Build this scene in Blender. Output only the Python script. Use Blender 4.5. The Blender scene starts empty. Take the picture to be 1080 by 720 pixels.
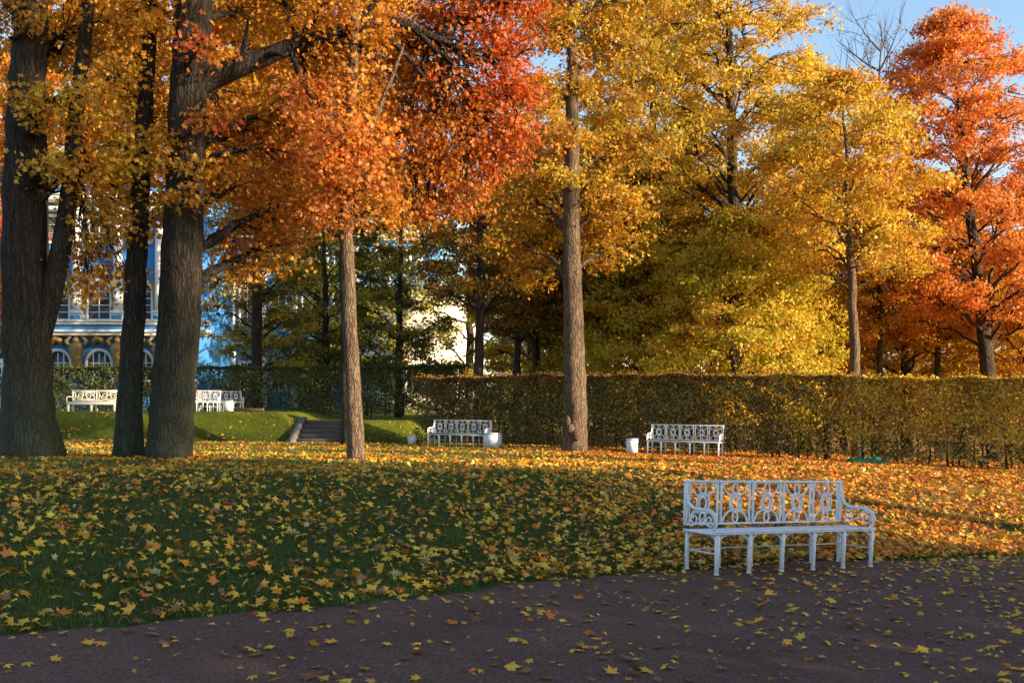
import bpy, math, random
import numpy as np
from mathutils import Vector

rad = math.radians
S = bpy.context.scene
COL = S.collection

# ------------------------------------------------------------------ camera
CAM_H, HOR, FPX = 1.65, 430.0, 1100.0          # eye height, horizon row and focal length of a 1080 px wide frame
cam_d = bpy.data.cameras.new('camera')
cam = bpy.data.objects.new('camera', cam_d); COL.objects.link(cam)
cam.location = (0, 0, CAM_H)
cam.rotation_euler = (rad(90), 0, 0)
cam_d.sensor_width = 36.0
cam_d.lens = FPX / 1080 * 36.0
cam_d.shift_y = (HOR - 360) / 1080
cam_d.clip_start = 0.1
cam_d.clip_end = 2000
S.camera = cam

# ------------------------------------------------------------------ light
SUN_AZ = math.atan2(0.90, -0.43)               # clockwise from +Y (the view), to the right and a little behind
SUN_EL = rad(13.5)
W = bpy.data.worlds.new('World'); S.world = W; W.use_nodes = True
nt = W.node_tree
bg = nt.nodes['Background']
sky = nt.nodes.new('ShaderNodeTexSky')
sky.sky_type = 'NISHITA'; sky.sun_disc = False
sky.sun_elevation = SUN_EL; sky.sun_rotation = SUN_AZ
sky.altitude = 50; sky.air_density = 1.0; sky.dust_density = 0.9; sky.ozone_density = 1.6
nt.links.new(sky.outputs[0], bg.inputs[0]); bg.inputs[1].default_value = 0.15
sl = bpy.data.lights.new('sun', 'SUN'); so = bpy.data.objects.new('sun', sl); COL.objects.link(so)
sl.energy = 5.0; sl.angle = rad(0.55); sl.color = (1.0, 0.80, 0.55)
to_sun = Vector((math.sin(SUN_AZ) * math.cos(SUN_EL), math.cos(SUN_AZ) * math.cos(SUN_EL), math.sin(SUN_EL)))
so.rotation_euler = to_sun.to_track_quat('Z', 'Y').to_euler()
so.location = to_sun * 60
vs = S.view_settings
S.display_settings.display_device = 'sRGB'
vs.view_transform = 'Standard'; vs.look = 'None'; vs.exposure = 1.22; vs.gamma = 1.0; vs.use_curve_mapping = False
S.render.engine = 'CYCLES'
cy = S.cycles
cy.max_bounces = 7; cy.diffuse_bounces = 3; cy.glossy_bounces = 2; cy.transmission_bounces = 4; cy.transparent_max_bounces = 4
cy.use_denoising = True

# ------------------------------------------------------------------ small helpers
def P(px, py, d):
    """The world point seen at pixel (px, py) of the 1080x720 photograph at depth d."""
    return np.array([(px - 540) / FPX * d, d, CAM_H - (py - HOR) / FPX * d])

def tag(o, label=None, cat=None, group=None, kind=None):
    if label: o['label'] = label
    if cat: o['category'] = cat
    if group: o['group'] = group
    if kind: o['kind'] = kind
    return o

def empty(name, loc=(0, 0, 0), rz=0.0):
    o = bpy.data.objects.new(name, None); COL.objects.link(o)
    o.location = loc; o.rotation_euler = (0, 0, rz); o.empty_display_size = 0.2
    return o

def np_mesh(name, V, faces, mat=None, parent=None, col=None, smooth=False, link=True):
    """One mesh object. faces: list of (n,k) index arrays; col: (nv,3) linear colours."""
    V = np.asarray(V, dtype=np.float32)
    me = bpy.data.meshes.new(name)
    me.vertices.add(len(V)); me.vertices.foreach_set('co', V.ravel())
    tot = np.concatenate([np.full(len(f), f.shape[1], dtype=np.int32) for f in faces])
    idx = np.concatenate([np.asarray(f, dtype=np.int32).ravel() for f in faces])
    me.loops.add(len(idx)); me.loops.foreach_set('vertex_index', idx)
    me.polygons.add(len(tot))
    st = np.zeros(len(tot), dtype=np.int32); st[1:] = np.cumsum(tot)[:-1]
    me.polygons.foreach_set('loop_start', st); me.polygons.foreach_set('loop_total', tot)
    if smooth: me.polygons.foreach_set('use_smooth', np.ones(len(tot), dtype=bool))
    if col is not None:
        a = me.color_attributes.new('tint', 'FLOAT_COLOR', 'POINT')
        c = np.ones((len(V), 4), dtype=np.float32); c[:, :3] = np.clip(col, 0, 1)
        a.data.foreach_set('color', c.ravel())
    me.update(calc_edges=True)
    if mat: me.materials.append(mat)
    o = bpy.data.objects.new(name, me)
    if link: COL.objects.link(o)
    if parent: o.parent = parent
    return o

def copy_tree(o, parent=None):
    c = o.copy(); COL.objects.link(c); c.parent = parent
    for ch in list(o.children): copy_tree(ch, c)
    return c

class MB:
    """Collects boxes, tubes, prisms; build() links them as one mesh."""
    def __init__(s): s.V = []; s.F = {}; s.n = 0
    def add(s, V, faces):
        V = np.asarray(V, dtype=float)
        for f in faces:
            f = np.asarray(f, dtype=np.int64)
            s.F.setdefault(f.shape[1], []).append(f + s.n)
        s.V.append(V); s.n += len(V); return s
    def box(s, c, size, bev=0.0, rz=0.0, taper=1.0):
        hx, hy, hz = [q / 2 for q in size]
        b = min(bev, hx * .9, hy * .9, hz * .9)
        if b <= 0:
            pts = []
            for z, k in ((-hz, 1), (hz, taper)):
                pts += [(-hx * k, -hy * k, z), (hx * k, -hy * k, z), (hx * k, hy * k, z), (-hx * k, hy * k, z)]
            V = np.array(pts)
            F = [np.array([(0, 3, 2, 1), (4, 5, 6, 7), (0, 1, 5, 4), (1, 2, 6, 5), (2, 3, 7, 6), (3, 0, 4, 7)])]
        else:
            rings = []
            for z, i in ((-hz, b), (-hz + b, 0), (hz - b, 0), (hz, b)):
                k = taper if z > 0 else 1
                x, y = (hx * k - i), (hy * k - i)
                ring = [(-x, -y + b), (-x + b, -y), (x - b, -y), (x, -y + b), (x, y - b), (x - b, y), (-x + b, y), (-x, y - b)]
                rings += [(px, py, z) for px, py in ring]
            V = np.array(rings); q = []
            for r in range(3):
                for j in range(8):
                    q.append((r * 8 + j, r * 8 + (j + 1) % 8, r * 8 + 8 + (j + 1) % 8, r * 8 + 8 + j))
            F = [np.array(q), np.array([tuple(range(7, -1, -1)), tuple(range(24, 32))])]
        if rz:
            ca, sa = math.cos(rz), math.sin(rz)
            V = V @ np.array([[ca, sa, 0], [-sa, ca, 0], [0, 0, 1]])
        return s.add(V + np.array(c), F)
    def tube(s, pts, r, sides=6, cap=True, closed=False, flare=None):
        V, F = tube_geo(pts, r, sides, cap, closed, flare)
        return s.add(V, F)
    def prism(s, poly, y0, y1):
        """poly: (x,z) outline, extruded along y."""
        n = len(poly)
        V = [(x, y0, z) for x, z in poly] + [(x, y1, z) for x, z in poly]
        q = [(i, (i + 1) % n, n + (i + 1) % n, n + i) for i in range(n)]
        return s.add(V, [np.array(q), np.array([tuple(range(n - 1, -1, -1)), tuple(range(n, 2 * n))])])
    def build(s, name, mat, parent=None, smooth=False, col=None):
        return np_mesh(name, np.concatenate(s.V), [np.concatenate(v) for v in s.F.values()], mat, parent, smooth=smooth, col=col)

def tube_geo(pts, r, sides=6, cap=True, closed=False, flare=None):
    pts = np.asarray(pts, dtype=float); n = len(pts)
    r = np.broadcast_to(np.asarray(r, dtype=float), (n,))
    T = np.gradient(pts, axis=0)
    if closed:
        T = np.roll(pts, -1, 0) - np.roll(pts, 1, 0)
    T /= np.linalg.norm(T, axis=1)[:, None] + 1e-12
    up = np.array([0, 0, 1.0]) if abs(T[0, 2]) < .9 else np.array([1.0, 0, 0])
    u = np.cross(up, T[0]); u /= np.linalg.norm(u)
    U = np.zeros((n, 3))
    for i in range(n):
        u = u - T[i] * np.dot(u, T[i]); u /= np.linalg.norm(u) + 1e-12; U[i] = u
    B = np.cross(T, U)
    a = np.arange(sides) / sides * 2 * math.pi
    rr = r[:, None] * np.ones((1, sides))
    if flare is not None: rr = rr * flare(np.arange(n)[:, None], a[None, :], pts)
    V = pts[:, None, :] + rr[:, :, None] * (np.cos(a)[None, :, None] * U[:, None, :] + np.sin(a)[None, :, None] * B[:, None, :])
    V = V.reshape(-1, 3)
    m = n if closed else n - 1
    i = np.arange(m)[:, None]; j = np.arange(sides)[None, :]
    i2 = (i + 1) % n; j2 = (j + 1) % sides
    q = np.stack([i * sides + j, i * sides + j2, i2 * sides + j2, i2 * sides + j], -1).reshape(-1, 4)
    F = [q]
    if cap and not closed and sides > 2:
        F.append(np.array([list(range(sides - 1, -1, -1)), list(range((n - 1) * sides, n * sides))]))
    return V, F

# ------------------------------------------------------------------ materials
def new_mat(name):
    m = bpy.data.materials.new(name); m.use_nodes = True
    return m, m.node_tree, m.node_tree.nodes['Principled BSDF']

def N(t, kind, **kw):
    n = t.nodes.new(kind)
    for k, v in kw.items(): setattr(n, k, v)
    return n

def ramp(t, fac, stops):
    r = N(t, 'ShaderNodeValToRGB'); el = r.color_ramp.elements
    while len(el) < len(stops): el.new(0.5)
    for e, (p, c) in zip(el, stops): e.position = p; e.color = (*c, 1)
    t.links.new(fac, r.inputs[0]); return r.outputs[0]

def noise(t, scale, detail=4, rough=.55, vec=None, sc=None):
    n = N(t, 'ShaderNodeTexNoise'); n.inputs['Scale'].default_value = scale
    n.inputs['Detail'].default_value = detail; n.inputs['Roughness'].default_value = rough
    if vec is None: vec = N(t, 'ShaderNodeTexCoord').outputs['Object']
    if sc:
        mp = N(t, 'ShaderNodeMapping'); mp.inputs['Scale'].default_value = sc
        t.links.new(vec, mp.inputs[0]); vec = mp.outputs[0]
    t.links.new(vec, n.inputs['Vector']); return n

def bump(t, b, h, strength, dist):
    bp = N(t, 'ShaderNodeBump'); bp.inputs['Strength'].default_value = strength; bp.inputs['Distance'].default_value = dist
    t.links.new(h, bp.inputs['Height']); t.links.new(bp.outputs[0], b.inputs['Normal'])

def plain(name, c1, c2, scale=6, rough=.6, bstr=.15, bdist=.01, stretch=None, spec=.4):
    m, t, b = new_mat(name)
    n = noise(t, scale, 5, .6, sc=stretch)
    t.links.new(ramp(t, n.outputs[0], [(.3, c1), (.7, c2)]), b.inputs['Base Color'])
    b.inputs['Roughness'].default_value = rough
    b.inputs['Specular IOR Level'].default_value = spec
    if bstr: bump(t, b, n.outputs[0], bstr, bdist)
    return m

def leaf_mat(name, transl=.4, rough=.55, gloss=.04):
    m, t, b = new_mat(name); t.nodes.remove(b)
    a = N(t, 'ShaderNodeAttribute', attribute_name='tint')
    n = noise(t, 28, 2)
    mix = N(t, 'ShaderNodeMix', data_type='RGBA', blend_type='MULTIPLY'); mix.inputs[0].default_value = .35
    t.links.new(a.outputs['Color'], mix.inputs[6])
    t.links.new(ramp(t, n.outputs[0], [(.3, (.55, .5, .45)), (.65, (1, 1, 1))]), mix.inputs[7])
    c = mix.outputs[2]
    d = N(t, 'ShaderNodeBsdfDiffuse'); tr = N(t, 'ShaderNodeBsdfTranslucent'); g = N(t, 'ShaderNodeBsdfGlossy')
    g.inputs['Roughness'].default_value = rough; g.inputs['Color'].default_value = (1, 1, 1, 1)
    t.links.new(c, d.inputs[0]); t.links.new(c, tr.inputs[0])
    m1 = N(t, 'ShaderNodeMixShader'); m1.inputs[0].default_value = transl
    t.links.new(d.outputs[0], m1.inputs[1]); t.links.new(tr.outputs[0], m1.inputs[2])
    m2 = N(t, 'ShaderNodeMixShader'); m2.inputs[0].default_value = gloss
    t.links.new(m1.outputs[0], m2.inputs[1]); t.links.new(g.outputs[0], m2.inputs[2])
    t.links.new(m2.outputs[0], t.nodes['Material Output'].inputs[0])
    return m

def bark_mat(name, dark, light, moss=0.0, scale=9):
    m, t, b = new_mat(name)
    tc = N(t, 'ShaderNodeTexCoord').outputs['Object']
    n1 = noise(t, scale, 6, .65, tc, (1, 1, .16))
    n2 = noise(t, 2.2, 3, .5, tc)
    v = N(t, 'ShaderNodeTexVoronoi', feature='DISTANCE_TO_EDGE'); v.inputs['Scale'].default_value = scale * 1.6
    mp = N(t, 'ShaderNodeMapping'); mp.inputs['Scale'].default_value = (1, 1, .14)
    nz = noise(t, 5, 3, .6, tc)
    ad = N(t, 'ShaderNodeVectorMath', operation='MULTIPLY_ADD'); ad.inputs[1].default_value = (.16, .16, .16)
    t.links.new(nz.outputs[1], ad.inputs[0]); t.links.new(tc, ad.inputs[2])
    t.links.new(ad.outputs[0], mp.inputs[0]); t.links.new(mp.outputs[0], v.inputs['Vector'])
    c = ramp(t, n1.outputs[0], [(.28, dark), (.72, light)])
    mul = N(t, 'ShaderNodeMix', data_type='RGBA', blend_type='MULTIPLY'); mul.inputs[0].default_value = .75
    t.links.new(c, mul.inputs[6]); t.links.new(ramp(t, v.outputs['Distance'], [(0, (.3, .28, .26)), (.16, (1, 1, 1))]), mul.inputs[7])
    out = mul.outputs[2]
    if moss > 0:
        mm = N(t, 'ShaderNodeMix', data_type='RGBA')
        sx = N(t, 'ShaderNodeSeparateXYZ'); t.links.new(tc, sx.inputs[0])
        mr = N(t, 'ShaderNodeMapRange'); mr.inputs[1].default_value = 0; mr.inputs[2].default_value = 3.2
        mr.inputs[3].default_value = moss; mr.inputs[4].default_value = 0
        t.links.new(sx.outputs[2], mr.inputs[0])
        k = N(t, 'ShaderNodeMath', operation='MULTIPLY'); t.links.new(mr.outputs[0], k.inputs[0]); t.links.new(n2.outputs[0], k.inputs[1])
        t.links.new(k.outputs[0], mm.inputs[0]); t.links.new(out, mm.inputs[6]); mm.inputs[7].default_value = (.10, .13, .075, 1)
        out = mm.outputs[2]
    t.links.new(out, b.inputs['Base Color']); b.inputs['Roughness'].default_value = .9
    b.inputs['Specular IOR Level'].default_value = .15
    h = N(t, 'ShaderNodeMath', operation='ADD')
    cl = N(t, 'ShaderNodeMath', operation='MINIMUM'); cl.inputs[1].default_value = .2
    t.links.new(v.outputs['Distance'], cl.inputs[0])
    s5 = N(t, 'ShaderNodeMath', operation='MULTIPLY'); s5.inputs[1].default_value = 4
    t.links.new(cl.outputs[0], s5.inputs[0]); t.links.new(s5.outputs[0], h.inputs[0]); t.links.new(n1.outputs[0], h.inputs[1])
    bump(t, b, h.outputs[0], .9, .035)
    return m

M = {}
M['white'] = plain('white_paint', (.68, .71, .76), (.77, .79, .82), 14, .45, .12, .004)
t = M['white'].node_tree; b = t.nodes['Principled BSDF']; src = b.inputs['Base Color'].links[0].from_socket
g1_ = noise(t, 7, 6, .75); g2_ = noise(t, 40, 3, .6)
mg_ = N(t, 'ShaderNodeMix', data_type='RGBA'); ad_ = N(t, 'ShaderNodeMath', operation='MULTIPLY'); t.links.new(g1_.outputs[0], ad_.inputs[0]); t.links.new(g2_.outputs[0], ad_.inputs[1])
mr_ = N(t, 'ShaderNodeMapRange'); mr_.inputs[1].default_value = .31; mr_.inputs[2].default_value = .42; mr_.inputs[4].default_value = .75; t.links.new(ad_.outputs[0], mr_.inputs[0])
t.links.new(mr_.outputs[0], mg_.inputs[0]); t.links.new(src, mg_.inputs[6]); mg_.inputs[7].default_value = (.34, .29, .23, 1)
t.links.new(mg_.outputs[2], b.inputs['Base Color'])
M['cream'] = plain('cream_paint', (.74, .68, .55), (.82, .77, .66), 9, .5, .1, .004)
M['palace_blue'] = plain('blue_stucco', (.04, .20, .50), (.055, .25, .58), 1.5, .8, .1, .01)
M['stucco_white'] = plain('white_stucco', (.58, .58, .57), (.70, .70, .68), 2.0, .8, .1, .01)
M['stucco_warm'] = plain('pale_ochre_stucco', (.68, .60, .45), (.78, .70, .55), 1.2, .8, .1, .01)
M['ochre'] = plain('ochre_gilding', (.20, .115, .04), (.34, .21, .075), 5, .5, .4, .05)
M['glass'] = plain('window_glass', (.015, .02, .03), (.05, .07, .09), .6, .08, .03, .01, spec=.8)
M['roof'] = plain('grey_sheet_roof', (.20, .22, .22), (.28, .30, .30), 1.2, .55, .1, .01)
M['stone'] = plain('weathered_stone', (.09, .085, .085), (.19, .18, .17), 9, .85, .4, .01)
M['step_stone'] = plain('dark_step_stone', (.05, .045, .045), (.11, .10, .095), 9, .85, .4, .01)
M['brown_wood'] = plain('brown_timber', (.10, .055, .03), (.2, .12, .07), 7, .7, .3, .01, (1, 1, 6))
M['green_tarp'] = plain('green_sheet', (.008, .09, .03), (.02, .17, .06), 8, .5, .5, .03)
M['black'] = plain('dark_board', (.012, .014, .02), (.03, .03, .04), 8, .5, .1, .005)
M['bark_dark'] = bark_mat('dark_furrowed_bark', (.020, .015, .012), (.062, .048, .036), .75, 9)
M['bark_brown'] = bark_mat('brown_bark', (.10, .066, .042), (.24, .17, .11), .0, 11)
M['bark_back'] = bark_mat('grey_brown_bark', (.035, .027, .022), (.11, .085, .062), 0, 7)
M['bark_bare'] = bark_mat('pale_twig_bark', (.10, .085, .07), (.2, .17, .14), 0, 7)
M['leaf'] = leaf_mat('autumn_leaf', .48, .6, .025)
M['hedge_leaf'] = leaf_mat('hedge_leaf', .25)
M['litter'] = leaf_mat('fallen_leaf', .12, .5, .03)
M['grass'] = leaf_mat('grass_blade', .30, .5, .03)

# ------------------------------------------------------------------ terrain
EX = np.array([-14, -3.25, -2.63, -1.69, -.92, 0, .91, 1.76, 3.08, 6.45, 14, 40])
EY = np.array([-2.2, 6.62, 7.05, 7.77, 8.44, 9.43, 10.06, 10.74, 11.68, 13.13, 15.4, 21])
def edge(x): return np.interp(x, EX, EY)
def sstep(a, b, v):
    t = np.clip((v - a) / (b - a), 0, 1); return t * t * (3 - 2 * t)
def zpath(x): return -.045 * (np.clip(x, -6, 9) - 2)
def zlawn(x, y):
    yy = np.clip(y, 8, 60); xx = np.clip(x, -20, 25)
    return .57 - .016 * (yy - 18) - .012 * xx - .02 * np.maximum(xx - 2, 0) - .014 * np.maximum(xx - 8, 0)
STEP_X0, STEP_X1 = -8.25, -6.25
def zterrace(x, y):
    """Height of the raised grass terrace at the left; its face has a gap for the steps."""
    top = 1.5 - .35 * sstep(-9.3, -8.0, x)
    y0 = 39.2 + 0 * x
    k = sstep(0, 1.9, y - y0)
    k = np.where((x > STEP_X0 - .02) & (x < STEP_X1 + .02), sstep(1.75, 1.85, y - y0), k)
    k = k * (1 - sstep(-4.2, -2.6, x))
    return top, k
def ground_z(x, y):
    x = np.asarray(x, float); y = np.asarray(y, float)
    t = (y - edge(x)) * .78
    wid = 5.2 + .38 * np.clip(-x, 0, 12)
    s = np.clip(t / wid, 0, 1)
    prof = .45 * s + .55 * s * s * (3 - 2 * s)
    L = zlawn(x, y) + .05 * np.exp(-((t - wid) / 1.6) ** 2)
    z = zpath(x) + (L - zpath(x)) * prof
    z = z + .018 * np.sin(x * 1.7 + y * .9) * np.sin(y * 1.3 - x * .6) * np.clip(t, 0, 1)
    top, k = zterrace(x, y)
    return z + (top - z) * k

def lin(*seg):
    out = []
    for a, b, st in seg: out.append(np.arange(a, b, st))
    return np.concatenate(out)
gx = lin((-600, -60, 60), (-60, -24, 2), (-24, -9, .3), (-9, -5.5, .05), (-5.5, 12, .25), (12, 30, 1.0), (30, 60, 5), (60, 601, 60))
gy = lin((-400, -20, 40), (-20, 0, 2), (0, 22, .2), (22, 38.6, .4), (38.6, 42, .12), (42, 60, 1), (60, 120, 6), (120, 1001, 60))
GX, GY = np.meshgrid(gx, gy)
GZ = ground_z(GX, GY)
tt = (GY - edge(GX)) * .78
GZ = GZ - .04 * (1 - sstep(-.12, .05, tt)) * (GY < 40)
V = np.stack([GX, GY, GZ], -1).reshape(-1, 3)
nx, ny = len(gx), len(gy)
i, j = np.meshgrid(np.arange(ny - 1), np.arange(nx - 1), indexing='ij')
Q = np.stack([i * nx + j, i * nx + j + 1, (i + 1) * nx + j + 1, (i + 1) * nx + j], -1).reshape(-1, 4)
# how much leaf litter lies in the turf (a real cover, painted with the red channel); terrace turf in green
lit = sstep(3.5, 9, tt) * .12 + .2
lit = np.maximum(lit, .55 * sstep(-1, 5, GX) * sstep(0, .5, tt))
_, tk = zterrace(GX, GY)
lit = lit * (1 - .9 * tk) * (1 - .5 * sstep(36, 39, GY) * (GX < -2))
colg = np.stack([lit, tk, 0 * lit], -1).reshape(-1, 3)
m, t, b = new_mat('turf')
at = N(t, 'ShaderNodeAttribute', attribute_name='tint'); sp = N(t, 'ShaderNodeSeparateColor'); t.links.new(at.outputs['Color'], sp.inputs[0])
n1 = noise(t, 9, 6, .7); n2 = noise(t, .55, 3, .5); n3 = noise(t, 16, 4, .7)
g = ramp(t, n1.outputs[0], [(.3, (.020, .034, .007)), (.7, (.065, .095, .014))])
gt = ramp(t, n1.outputs[0], [(.3, (.075, .10, .010)), (.7, (.22, .24, .02))])
mt_ = N(t, 'ShaderNodeMix', data_type='RGBA'); t.links.new(sp.outputs[1], mt_.inputs[0]); t.links.new(g, mt_.inputs[6]); t.links.new(gt, mt_.inputs[7])
lc = ramp(t, n3.outputs[0], [(.25, (.10, .04, .012)), (.45, (.34, .13, .025)), (.62, (.5, .26, .04)), (.75, (.42, .12, .02))])
th = N(t, 'ShaderNodeMath', operation='MULTIPLY_ADD'); th.inputs[1].default_value = .9; th.inputs[2].default_value = -.45
t.links.new(n2.outputs[0], th.inputs[0])
sm = N(t, 'ShaderNodeMath', operation='ADD'); t.links.new(th.outputs[0], sm.inputs[0]); t.links.new(sp.outputs[0], sm.inputs[1])
n4 = noise(t, 7, 5, .75)
s2 = N(t, 'ShaderNodeMath', operation='SUBTRACT'); t.links.new(sm.outputs[0], s2.inputs[0]); t.links.new(n4.outputs[0], s2.inputs[1])
mr = N(t, 'ShaderNodeMapRange'); mr.inputs[1].default_value = -.08; mr.inputs[2].default_value = .12; t.links.new(s2.outputs[0], mr.inputs[0])
mg = N(t, 'ShaderNodeMix', data_type='RGBA'); t.links.new(mr.outputs[0], mg.inputs[0]); t.links.new(mt_.outputs[2], mg.inputs[6]); t.links.new(lc, mg.inputs[7])
t.links.new(mg.outputs[2], b.inputs['Base Color']); b.inputs['Roughness'].default_value = .95; b.inputs['Specular IOR Level'].default_value = .1
bump(t, b, n3.outputs[0], .8, .05)
ground = np_mesh('ground', V, [Q], m, col=colg, smooth=True); tag(ground, kind='structure')

# gravel path
px_ = np.concatenate([np.arange(-40, -8, 1.0), np.arange(-8, 12, .06), np.arange(12, 40, 1.0)])
nrm = np.random.RandomState(3)
wob = .06 * np.sin(px_ * 2.3) + .045 * np.sin(px_ * 6.1 + 1) + .03 * np.sin(px_ * 13.7 + 2) + nrm.normal(0, .02, len(px_))
fr = np.concatenate([np.linspace(0, .9, 24), np.linspace(.92, 1, 12)])
ye = edge(px_) + wob
PX = np.repeat(px_[None], len(fr), 0); PY = -16 + (ye[None] + 16) * fr[:, None]
PZ = zpath(PX) + .004 * np.sin(PX * 2.3 + PY) * np.sin(PY * 1.9)
PZ = PZ - .05 * (fr[:, None] > .9995)
V = np.stack([PX, PY, PZ], -1).reshape(-1, 3)
ny, nx = PX.shape
i, j = np.meshgrid(np.arange(ny - 1), np.arange(nx - 1), indexing='ij')
Q = np.stack([i * nx + j, i * nx + j + 1, (i + 1) * nx + j + 1, (i + 1) * nx + j], -1).reshape(-1, 4)
m, t, b = new_mat('gravel')
a1 = noise(t, 42, 6, .8); a2 = noise(t, 1.1, 4, .6); a3 = noise(t, 190, 2, .6)
vg = N(t, 'ShaderNodeTexVoronoi'); vg.inputs['Scale'].default_value = 120
t.links.new(N(t, 'ShaderNodeTexCoord').outputs['Object'], vg.inputs['Vector'])
c1 = ramp(t, a1.outputs[0], [(.30, (.052, .031, .025)), (.5, (.16, .086, .064)), (.72, (.33, .22, .175))])
mx = N(t, 'ShaderNodeMix', data_type='RGBA', blend_type='MULTIPLY'); mx.inputs[0].default_value = .8
t.links.new(c1, mx.inputs[6]); t.links.new(ramp(t, a2.outputs[0], [(.3, (.6, .58, .6)), (.7, (1, 1, 1))]), mx.inputs[7])
mx2 = N(t, 'ShaderNodeMix', data_type='RGBA', blend_type='MULTIPLY'); mx2.inputs[0].default_value = .6
t.links.new(mx.outputs[2], mx2.inputs[6]); t.links.new(ramp(t, vg.outputs['Color'], [(.1, (.5, .5, .5)), (.9, (1.3, 1.25, 1.2))]), mx2.inputs[7])
t.links.new(mx2.outputs[2], b.inputs['Base Color']); b.inputs['Roughness'].default_value = .9; b.inputs['Specular IOR Level'].default_value = .2
bump(t, b, a1.outputs[0], .9, .02)
path = np_mesh('path', V, [Q], m, smooth=True); tag(path, kind='structure')

# ------------------------------------------------------------------ leaves
def maple_tpl():
    ang = [90, 115, 140, 178, 205, 270, 335, 2, 40, 65]
    r = [.56, .26, .52, .24, .36, .14, .36, .24, .52, .26]
    v = [(0, 0, .03)] + [(q * math.cos(rad(a)), q * math.sin(rad(a)), -.35 * q * q) for a, q in zip(ang, r)]
    f = [(0, 1 + i, 1 + (i + 1) % 10) for i in range(10)]
    return np.array(v), np.array(f)
def rhomb_tpl():
    return (np.array([(0, .5, 0), (-.33, .02, .09), (0, -.45, 0), (.33, .02, .09)]), np.array([(0, 1, 2), (0, 2, 3)]))
def star_tpl():
    v = np.array([(0, .55, -.06), (-.5, .2, .05), (-.18, -.05, 0), (-.3, -.42, .04), (.3, -.42, .04), (.18, -.05, 0), (.5, .2, .05)])
    return v, np.array([(0, 1, 2), (0, 2, 5), (0, 5, 6), (2, 3, 5), (3, 4, 5)])
MAPLE, RHOMB, STAR = maple_tpl(), rhomb_tpl(), star_tpl()

def leaves_geo(C, Nn, size, tpl, rng, col):
    n = len(C); tv, tf = tpl
    Nn = Nn / (np.linalg.norm(Nn, axis=1)[:, None] + 1e-9)
    R = rng.normal(size=(n, 3)); T = R - Nn * (R * Nn).sum(1)[:, None]; T /= np.linalg.norm(T, axis=1)[:, None] + 1e-9
    B = np.cross(Nn, T)
    size = np.broadcast_to(size, (n,))
    tz = tv[None, :, 2] * rng.uniform(-.8, 2.4, (n, 1)) + tv[None, :, 0] * tv[None, :, 1] * rng.uniform(-.7, .7, (n, 1))
    ax = rng.uniform(.6, 1.08, (n, 1))
    V = C[:, None, :] + size[:, None, None] * ((tv[None, :, 0] * ax)[:, :, None] * T[:, None] + tv[None, :, 1, None] * B[:, None] + tz[:, :, None] * Nn[:, None])
    k = len(tv)
    F = tf[None] + (np.arange(n) * k)[:, None, None]
    return V.reshape(-1, 3), F.reshape(-1, tf.shape[1]), np.repeat(col, k, axis=0)

PAL = {  # pairs of leaf colours (linear), mixed leaf by leaf
    'amber':  ((.56, .22, .015), (.70, .38, .025)),
    'orange': ((.68, .20, .018), (.76, .32, .035)),
    'coral':  ((.76, .20, .035), (.80, .33, .06)),
    'red':    ((.58, .085, .014), (.72, .20, .022)),
    'rust':   ((.44, .11, .012), (.60, .22, .018)),
    'gold':   ((.64, .37, .025), (.76, .50, .045)),
    'yellow': ((.60, .42, .025), (.74, .55, .05)),
    'lime':   ((.42, .38, .02), (.70, .54, .035)),
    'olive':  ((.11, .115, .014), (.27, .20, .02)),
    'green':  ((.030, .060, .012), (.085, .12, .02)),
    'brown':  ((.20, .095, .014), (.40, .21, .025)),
}
def leaf_cols(pal, n, rng, cl=None, nc=1):
    a, b_ = np.array(PAL[pal][0]), np.array(PAL[pal][1])
    f = rng.uniform(0, 1, n)
    if cl is not None: f = .5 * f + .5 * rng.uniform(0, 1, nc)[cl]
    c = a + (b_ - a) * f[:, None]
    return c * np.exp(rng.normal(0, .16, (n, 1))) * np.exp(rng.normal(0, .07, (n, 3)))

def curve(p0, p1, p2, n):
    t = np.linspace(0, 1, n)[:, None]
    return (1 - t) ** 2 * p0 + 2 * t * (1 - t) * p1 + t * t * p2

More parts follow.
